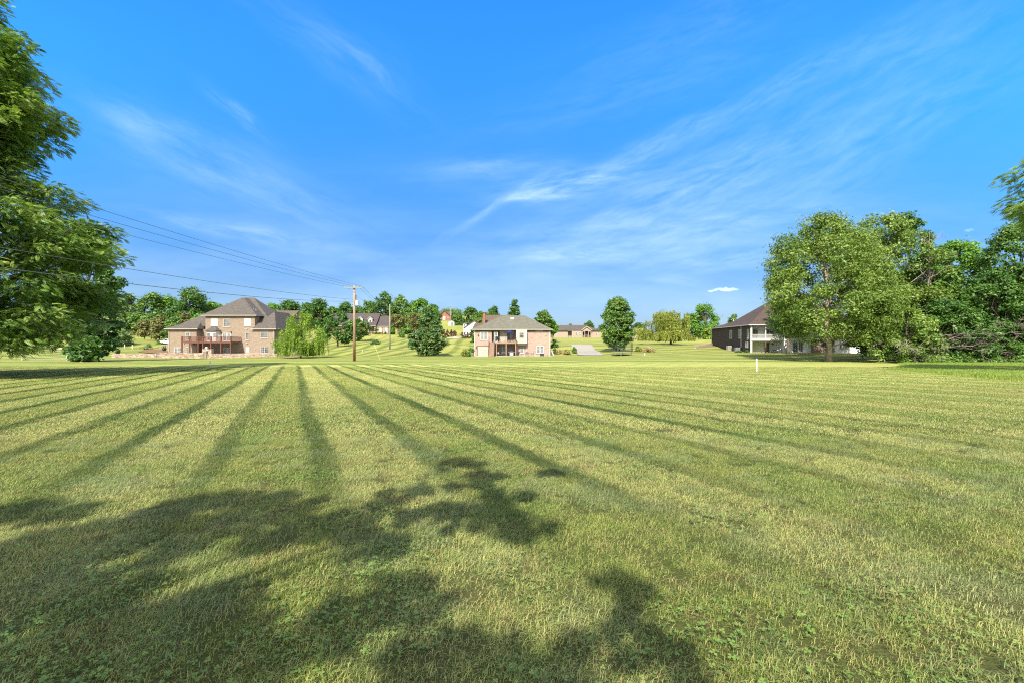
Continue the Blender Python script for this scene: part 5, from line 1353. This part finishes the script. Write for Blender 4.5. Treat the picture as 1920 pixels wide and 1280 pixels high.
# ---- white gabled garage
def white_house():
    Y = 150; zb = CAMZ+(640-627.5)/F*Y; s = F/Y; px0 = 870
    U = lambda px: (px-px0)/s
    Z = lambda py: (627.5-py)/s
    H = thing('house', (X_(px0, Y), Y, zb), 'white gabled house half hidden behind the roof of the middle house', 'house', 'houses around the lawn')
    w = MB(); xm = U(889); w.prism([(U(871), -1.), (U(871), Z(613.8)), (xm, Z(602.2)), (U(907), Z(613.8)), (U(907), -1.)], 'y', 0, 12); w.box(U(867.5), 2.0, -1, U(871)-.003, 11, Z(614)); w.build('wall', M['white'], H)
    r_ = MB(); gable(r_, U(869), U(909), -.3, 12.3, Z(613.6)-.2, Z(601.5)+.15, 'y', .18); r_.build('roof', M['roof_grey'], H)
    d = MB(); d.box(U(866.5), 3., Z(613.5)-.2, U(873), 9, Z(606)); do = d.build('dormer', M['white'], H); 
    d2 = MB(); hip(d2, U(866)-.2, U(874)+1, 2.8, 9.2, Z(606)+.1, U(870), U(870)+1.1, 6, 6, Z(604.0)+.1, .1); d2.build('roof', M['roof_tan'], do)
    window(do, Face('front', 3.), U(867.5), U(870.5), Z(612.5), Z(607), 1, 2, sill=False); window(H, Face('front', 2.0), U(868), U(870.2), Z(626), Z(620), 1, 2, sill=False)
white_house()
# ---- brown roofed house with tall brick chimney
def chimney_house():
    Y = 132; zb = CAMZ+(640-631)/F*Y; s = F/Y; px0 = 900
    U = lambda px: (px-px0)/s
    Z = lambda py: (631-py)/s
    H = thing('house', (X_(px0, Y), Y, zb), 'brown roofed house with a tall red brick chimney behind the middle house', 'house', 'houses around the lawn')
    ze = Z(611); zr = CAMZ+(640-590.8)/F*(Y+5.5)-zb
    w = MB(); w.box(U(903.5), .3, -1, U(955), 10.7, ze-.1); w.prism([(.3, ze-.15), (5.5, zr-.3), (10.7, ze-.15)], 'x', U(903.5), U(955)); w.build('wall', M['white_siding'], H)
    r_ = MB(); gable(r_, U(903), U(955.5), 0, 11, ze, zr, 'x', .2); hip(r_, U(885.5), U(904), -2.0, 7, Z(618.5), U(889), U(903), 3., 3., Z(607.5)+.35); rf = r_.build('roof', M['roof_tan'], H)
    w2_ = MB(); w2_.box(U(887), -1.6, -1, U(903.4), 6.7, Z(618.6)); w2_.build('wall', M['brick_tan'], H)
    c = MB(); c.box(U(906.3), -.6, Z(620), U(909.8), .6, Z(586.6)); c.box(U(905.8), -.75, Z(586.6)+.003, U(910.3), .75, Z(585.4)); c.build('chimney', M['brick_red'], rf)
chimney_house()
# ---- low ranch house
def ranch():
    Y = 203; zb = CAMZ+(640-632.3)/F*Y; s = F/Y; px0 = 1036.5
    U = lambda px: (px-px0)/s
    Z = lambda py: (632.3-py)/s
    H = thing('brick_house', (X_(px0, Y), Y, zb), 'low wide brick ranch house with arched gabled entry right of the middle house', 'house', 'houses around the lawn')
    ze = Z(619.2)
    b = MB(); b.box(0, .5, -1.2, U(1065), 11, ze-.05); b.box(U(1065), 2.2, -1.2, U(1073), 11, ze-.053); b.box(U(1073), 0, -1.2, U(1091), 11, ze-.052); b.box(U(1108.5), .5, -1.2, U(1126), 11, ze-.051); b.box(U(1091), 1.4, -1.2, U(1108.5), 11, ze-.054)
    b.prism([(U(1091)-.0, ze-.06), (U(1099.7), Z(613.2)), (U(1108.5), ze-.06)], 'y', -.3, 1.); b.box(U(1091), -.3, -1.2, U(1092.3), 1., ze-.06); b.box(U(1107.3), -.3, -1.2, U(1108.5), 1., ze-.06); b.box(U(1095.7), -.3, -1.2, U(1096.7), 1., ze-.06); b.box(U(1102.8), -.3, -1.2, U(1103.8), 1., ze-.06)
    b.box(U(1092.3), -.3, 2.5, U(1095.7), 1., ze-.06); b.box(U(1103.8), -.3, 2.5, U(1107.3), 1., ze-.06); b.box(U(1096.7), -.3, 2.75, U(1102.8), 1., ze-.06)
    b.build('wall', M['brick_pink'], H)
    r_ = MB(); hip(r_, -.5, U(1126)+.6, -.2, 12, ze+.05, U(1052), U(1098), 6, 6, CAMZ+(640-609.8)/F*(Y+6)-zb); gable(r_, U(1090), U(1109.5), -.8, 6, ze, Z(611.9), 'y', .18)
    r_.build('roof', M['roof_grey'], H)
    ft = MB(); um = U(1099.7); ft.prism([(U(1089.7), ze-.22), (um, Z(611.9)-.14), (U(1109.7), ze-.22), (U(1109.7), ze+.06), (um, Z(611.9)+.16), (U(1089.7), ze+.06)], 'y', -.86, -.803); ft.build('fascia', M['cream'], H)
    F5 = Face('front', .5); F0 = Face('front', 0)
    for (a, c, f_) in [(1042.5, 1044, F5), (1044.4, 1046, F5), (1080, 1082.3, F0), (1086, 1088.8, F0), (1118, 1120.3, F5)]: window(H, f_, U(a), U(c), .7, 2.3, 1, 2, fw=.08)
    for (a, c) in [(1092.6, 1095.4), (1097, 1102.5), (1104, 1107)]: door(H, Face('front', 1.4), U(a), U(c), 0, 2.6, mat='trim_brown', rows=3)
    cc = MB(); cc.box(U(1072.3), -.2, -1, U(1073.2), .4, ze-.2); cc.box(U(1064), .1, ze-.45, U(1073.2), .4, ze-.2); cc.build('column', M['cream'], H)
ranch()
# ---- steep gabled house
def gabled_house():
    Y = 220; zb = CAMZ+(640-636.6)/F*Y; s = F/Y; px0 = 1186
    U = lambda px: (px-px0)/s
    Z = lambda py: (636.6-py)/s
    H = thing('brick_house', (X_(px0, Y), Y, zb), 'small brick house with three steep gables between the oval tree and the willow', 'house', 'houses around the lawn')
    ze = Z(624.5)
    b = MB(); b.box(0, .5, -1, U(1214), 9, ze)
    for (a, c, yt_) in [(1197, 1203.5, 615.0), (1203.7, 1209, 617), (1208.5, 1214.5, 616)]:
        b.prism([(U(a), -1), (U(a), ze), ((U(a)+U(c))/2, Z(yt_)-.2), (U(c), ze), (U(c), -1)], 'y', -.2-.01*(a % 7), 3)
    b.build('wall', M['brick_pink'], H)
    r_ = MB(); gable(r_, -.3, U(1214)+.3, 0, 9.5, ze+.05, Z(614.5), 'x', .2)
    for (a, c, yt_) in [(1197, 1203.5, 615.0), (1203.7, 1209, 617), (1208.5, 1214.5, 616)]: gable(r_, U(a)-.2, U(c)+.2, -.6-.01*(a % 7), 4.5, ze+.06, Z(yt_), 'y', .14)
    r_.build('roof', M['roof_slate'], H)
    for (a, c) in [(1199, 1201), (1205, 1207), (1210.5, 1212.7)]: window(H, Face('front', -.28), U(a), U(c), .9, 2.4, 1, 2, fw=.1)
gabled_house()

# ---- white car
def car():
    Y = 124; x0 = X_(318, Y); z = zt(645.2, Y)
    o = thing('parked_car', (x0, Y, z), 'white car parked beside the left house above the brick wall', 'car')
    b = MB(); b.prism([(-2.2, .35), (-2.2, .80), (-1.9, .92), (-1.1, 1.0), (-.55, 1.45), (.9, 1.48), (1.7, 1.02), (2.15, .92), (2.2, .35)], 'y', -.85, .85); b.build('body', M['carpaint'], o)
    w = MB(); w.prism([(-.98, 1.0), (-.52, 1.38), (.1, 1.40), (.1, 1.0)], 'y', -.865, .865); w.prism([(.18, 1.0), (.18, 1.40), (.85, 1.41), (1.5, 1.03)], 'y', -.864, .864); w.build('side_window', M['glass'], o)
    for sx in (-1.4, 1.35):
        for sy in (-.8, .8):
            t_ = MB().tube([(sx, sy-.1, .33), (sx, sy+.1, .33)], .33, 16).build('wheel', M['rubber'], o); MB().tube([(sx, sy-.115, .33), (sx, sy+.115, .33)], .19, 12).build('rim', M['metal_grey'], t_)
    for sy in (-.6, .6): MB().box(2.19, sy-.15, .7, 2.22, sy+.15, .82).build('tail_light', M['brick_red'], o); MB().box(-2.23, sy-.17, .65, -2.19, sy+.17, .78).build('headlight', M['glass'], o)
car()

# ------------------------------------------------------------------ poles and wires
def utility_pole(x, y, ztop, label, arm=True, r0=.19, mat='pole', transformer=True, group=None, rz=0.):
    z0 = g(x, y); H = ztop-z0
    o = thing('utility_pole', (x, y, z0), label, 'utility pole', group, rz)
    MB().tube([(0, 0, -.5), (0, 0, H*.5), (0, 0, H)], [r0, r0*.87, r0*.72], 14).build('pole', M[mat], o, smooth=True)
    if arm:
        a = MB().box(-1.3, -r0-.14, H-.42, 1.3, -r0-.01, H-.29); ar = a.build('crossarm', M['pole_grey'] if mat != 'pole_grey' else M[mat], o)
        br = MB(); br.bar((-.62, -r0-.06, H-.42), (0, -r0*.8, H-.95), .025); br.bar((.62, -r0-.06, H-.42), (0, -r0*.8, H-.95), .025); br.build('brace', M['metal_grey'], o)
        for x_ in (-1.2, .2, .62, 1.2): MB().lathe([(.03, -.03), (.05, .02), (.03, .06), (.055, .10), (.03, .16)], c=(x_, -r0-.07, H-.29), n=8).build('insulator', M['metal_grey'], ar)
    if transformer:
        t_ = MB().lathe([(.17, 0), (.18, .03), (.18, .62), (.15, .68), (.05, .70)], c=(.40, -.1, H-2.75), n=14).build('transformer', M['white'], o)
        MB().lathe([(.03, 0), (.045, .08), (.02, .2)], c=(.42, -.1, H-2.05), n=8).build('bushing', M['trim_brown'], t_)
        MB().box(.12, -.12, H-2.7, .25, -.05, H-2.2).build('bracket', M['metal_grey'], t_)
        MB().box(.15, -.14, H-1.9, .28, -.02, H-1.3).build('cutout', M['trim_brown'], o)
        dw_ = MB().tube([(.45, -.15, H-2.2), (.75, -.15, H-2.3), (.9, -.1, H-3.0), (.6, -.05, H-3.4), (.2, 0, H-3.3)], .018, 4); dw_.build('service_drop', M['wire'], o)
    return o
YP = 63.; xP = X_(664.5, YP); zP = zt(535.5, YP)
utility_pole(xP, YP, zP, 'tall brown timber utility pole with crossarm and white transformer', rz=.0)
Y2 = 105.; x2_ = X_(731, Y2); z2_ = zt(571, Y2)
utility_pole(x2_, Y2, z2_, 'slender grey green pole standing on the striped slope', arm=False, r0=.17, mat='pole_grey', transformer=False)
Y3 = 215.; x3_ = X_(845.3, Y3); z3_ = zt(573, Y3)
utility_pole(x3_, Y3, z3_, 'far thin utility pole beside the red brick house', r0=.22, mat='pole_grey', transformer=False)
Y4 = -14.; x4_, z4_ = -24.2, 9.6
utility_pole(x4_, Y4, z4_, 'timber utility pole behind the camera carrying the wires', transformer=False)
def wire(a, b, sag, label, grp, rad=.014, n=26):
    pts = []
    for k in range(n+1):
        t_ = k/n; p = Vector(a).lerp(Vector(b), t_); p.z -= sag*4*t_*(1-t_); pts.append(p)
    o = MB().tube(pts, rad, 5).build('power_line', M['wire']); return tag(o, label, 'power line', grp)
GW = 'wires running left from the big pole'
za = zP-.13
for i, (dx_, lab) in enumerate([(1.2, 'top wire running left from the big pole crossarm'), (.2, 'middle wire running left from the big pole crossarm'), (-1.2, 'lowest of the three crossarm wires running left')]):
    wire((xP+dx_, YP-.26, za), (x4_+dx_, Y4-.26, z4_-.13-i*.35), .75, lab, GW, .013)
wire((xP, YP-.2, zt(562, YP)), (x4_, Y4-.2, 6.3), .95, 'upper communication cable from the big pole to the left', GW, .016)
wire((xP, YP-.2, zt(564.5, YP)-.1), (x4_-.2, Y4-.2, 5.6), 1.35, 'lower communication cable from the big pole to the left', GW, .02)
for i, (dx_, lab) in enumerate([(1.2, 'outermost wire from the big pole to the grey green pole'), (.62, 'middle wire from the big pole to the grey green pole'), (-.1, 'lower wire from the big pole to the grey green pole')]):
    wire((xP+dx_, YP-.1, za-(.0 if i < 2 else 1.0)), (x2_+.1*(1-i), Y2, z2_-.2-.25*i), .8, lab, 'wires between the big pole and the grey green pole', .016)
wire((x2_, Y2, z2_-.3), (X_(690, 165), 168, zt(606, 165)), .8, 'service wire from the grey green pole down to the dormer house', 'service wires', .02)
wire((x2_, Y2, z2_-.3), (x3_, Y3, z3_-.6), 2.2, 'long wire from the grey green pole to the far pole', 'service wires', .02)
gx, gy = X_(713.5, 64), 64.; gzz = g(gx, gy)
o = thing('guy_wire', (gx, gy, gzz), 'slanting guy wire with yellow guard right of the big pole', 'guy wire')
top = Vector((xP-gx+.1, YP-gy, zP-1.2-gzz)); MB().tube([(0, 0, -.1), top], .010, 5).build('strand', M['wire'], o)
MB().tube([top*.012, top*.25], .035, 8).build('guard', M['yellow'], o)

# ------------------------------------------------------------------ small things on the lawn
def marker(px, Y, yt, w_, label, name='marker_post', cat='marker post', mat='white', grp='white marker posts on the lawn'):
    x = X_(px, Y); z0 = g(x, Y); h = zt(yt, Y)-z0
    o = MB().tube([(0, 0, -.2), (0, 0, h-.03), (0, 0, h)], [w_/2, w_/2, w_*.42], 10).build(name, M[mat]); o.location = (x, Y, z0); return tag(o, label, cat, grp)
marker(1418.5, 36, 672, .11, 'white pipe post on the right part of the lawn')
marker(394.3, 49, 676.8, .12, 'short white pipe post before the stone wall')
marker(234, 112, 645.5, .22, 'small white post on the grass left of the olive trees')
marker(248.5, 110, 646.5, .22, 'small white post nearer the pale shrub bed')
marker(1208.5, 92, 661, .26, 'small white utility post right of the trampoline')
marker(680, 98, 655.5, .3, 'small pale box on the slope right of the big pole', name='utility_box', cat='utility box', mat='gutter', grp=None)
marker(189, 100, 652.5, .7, 'low pale box under the small spreading tree', name='utility_box', cat='utility box', mat='gutter')
def goal():
    Y = 70; xa, xb = X_(42, Y), X_(125, Y); z0 = g((xa+xb)/2, Y); W_ = xb-xa; h = zt(653.5, Y)-z0
    o = thing('soccer_goal', (xa, Y, z0), 'white soccer goal seen under the drooping walnut branches', 'soccer goal')
    MB().bar((0, 0, 0), (0, 0, h), .06, 8).build('post', M['white'], o); MB().bar((W_, 0, 0), (W_, 0, h), .06, 8).build('post', M['white'], o)
    MB().bar((-.05, 0, h), (W_+.05, 0, h), .06, 8).build('crossbar', M['white'], o)
    b = MB(); b.bar((0, 0, .03), (-1.4, 2.2, .03), .03); b.bar((W_, 0, .03), (W_+.2, 2.2, .03), .03); b.bar((-1.4, 2.2, .03), (W_+.2, 2.2, .03), .03); b.bar((-1.4, 2.2, .03), (0, 0, h), .025); b.bar((W_+.2, 2.2, .03), (W_, 0, h), .025); b.build('back_frame', M['white'], o)
    n = MB()
    for k in range(26): t_ = k/25; n.bar((W_*t_, 0, h), (-1.4+(W_+1.6)*t_, 2.2, .03), .006, 3)
    for k in range(1, 9): t_ = k/9; n.bar((-1.4*t_, 2.2*t_, h*(1-t_)), (W_+.2*t_, 2.2*t_, h*(1-t_)), .006, 3)
    n.build('net', M['net'], o)
goal()
def trampoline():
    Y = 95.5; x = X_(1166, Y); z0 = g(x, Y); R_ = 2.2
    o = thing('trampoline', (x, Y, z0), 'trampoline with dark net enclosure beside the oval tree', 'trampoline')
    MB().lathe([(R_, .82), (R_, .86)], n=28).build('mat', M['black'], o)
    fr = MB(); fr.tube([(R_*math.cos(6.283*k/28), R_*math.sin(6.283*k/28), .80) for k in range(29)], .05, 6); fr.build('frame', M['metal_grey'], o)
    for k in range(6):
        a = 6.283*k/6+.2; MB().bar((R_*math.cos(a), R_*math.sin(a), -.05), (R_*math.cos(a), R_*math.sin(a), .8), .035, 6).build('leg', M['metal_grey'], o)
        MB().bar((R_*1.03*math.cos(a), R_*1.03*math.sin(a), .8), (R_*1.03*math.cos(a), R_*1.03*math.sin(a), 2.75), .035, 6).build('net_pole', M['black'], o)
    n = MB()
    for k in range(90): a = 6.283*k/90; n.bar((R_*math.cos(a), R_*math.sin(a), .85), (R_*math.cos(a), R_*math.sin(a), 2.6), .006, 3)
    for z in (1.15, 1.45, 1.75, 2.05, 2.35, 2.6): n.tube([(R_*math.cos(6.283*k/24), R_*math.sin(6.283*k/24), z) for k in range(25)], .008, 3)
    n.build('net', M['black'], o)
trampoline()
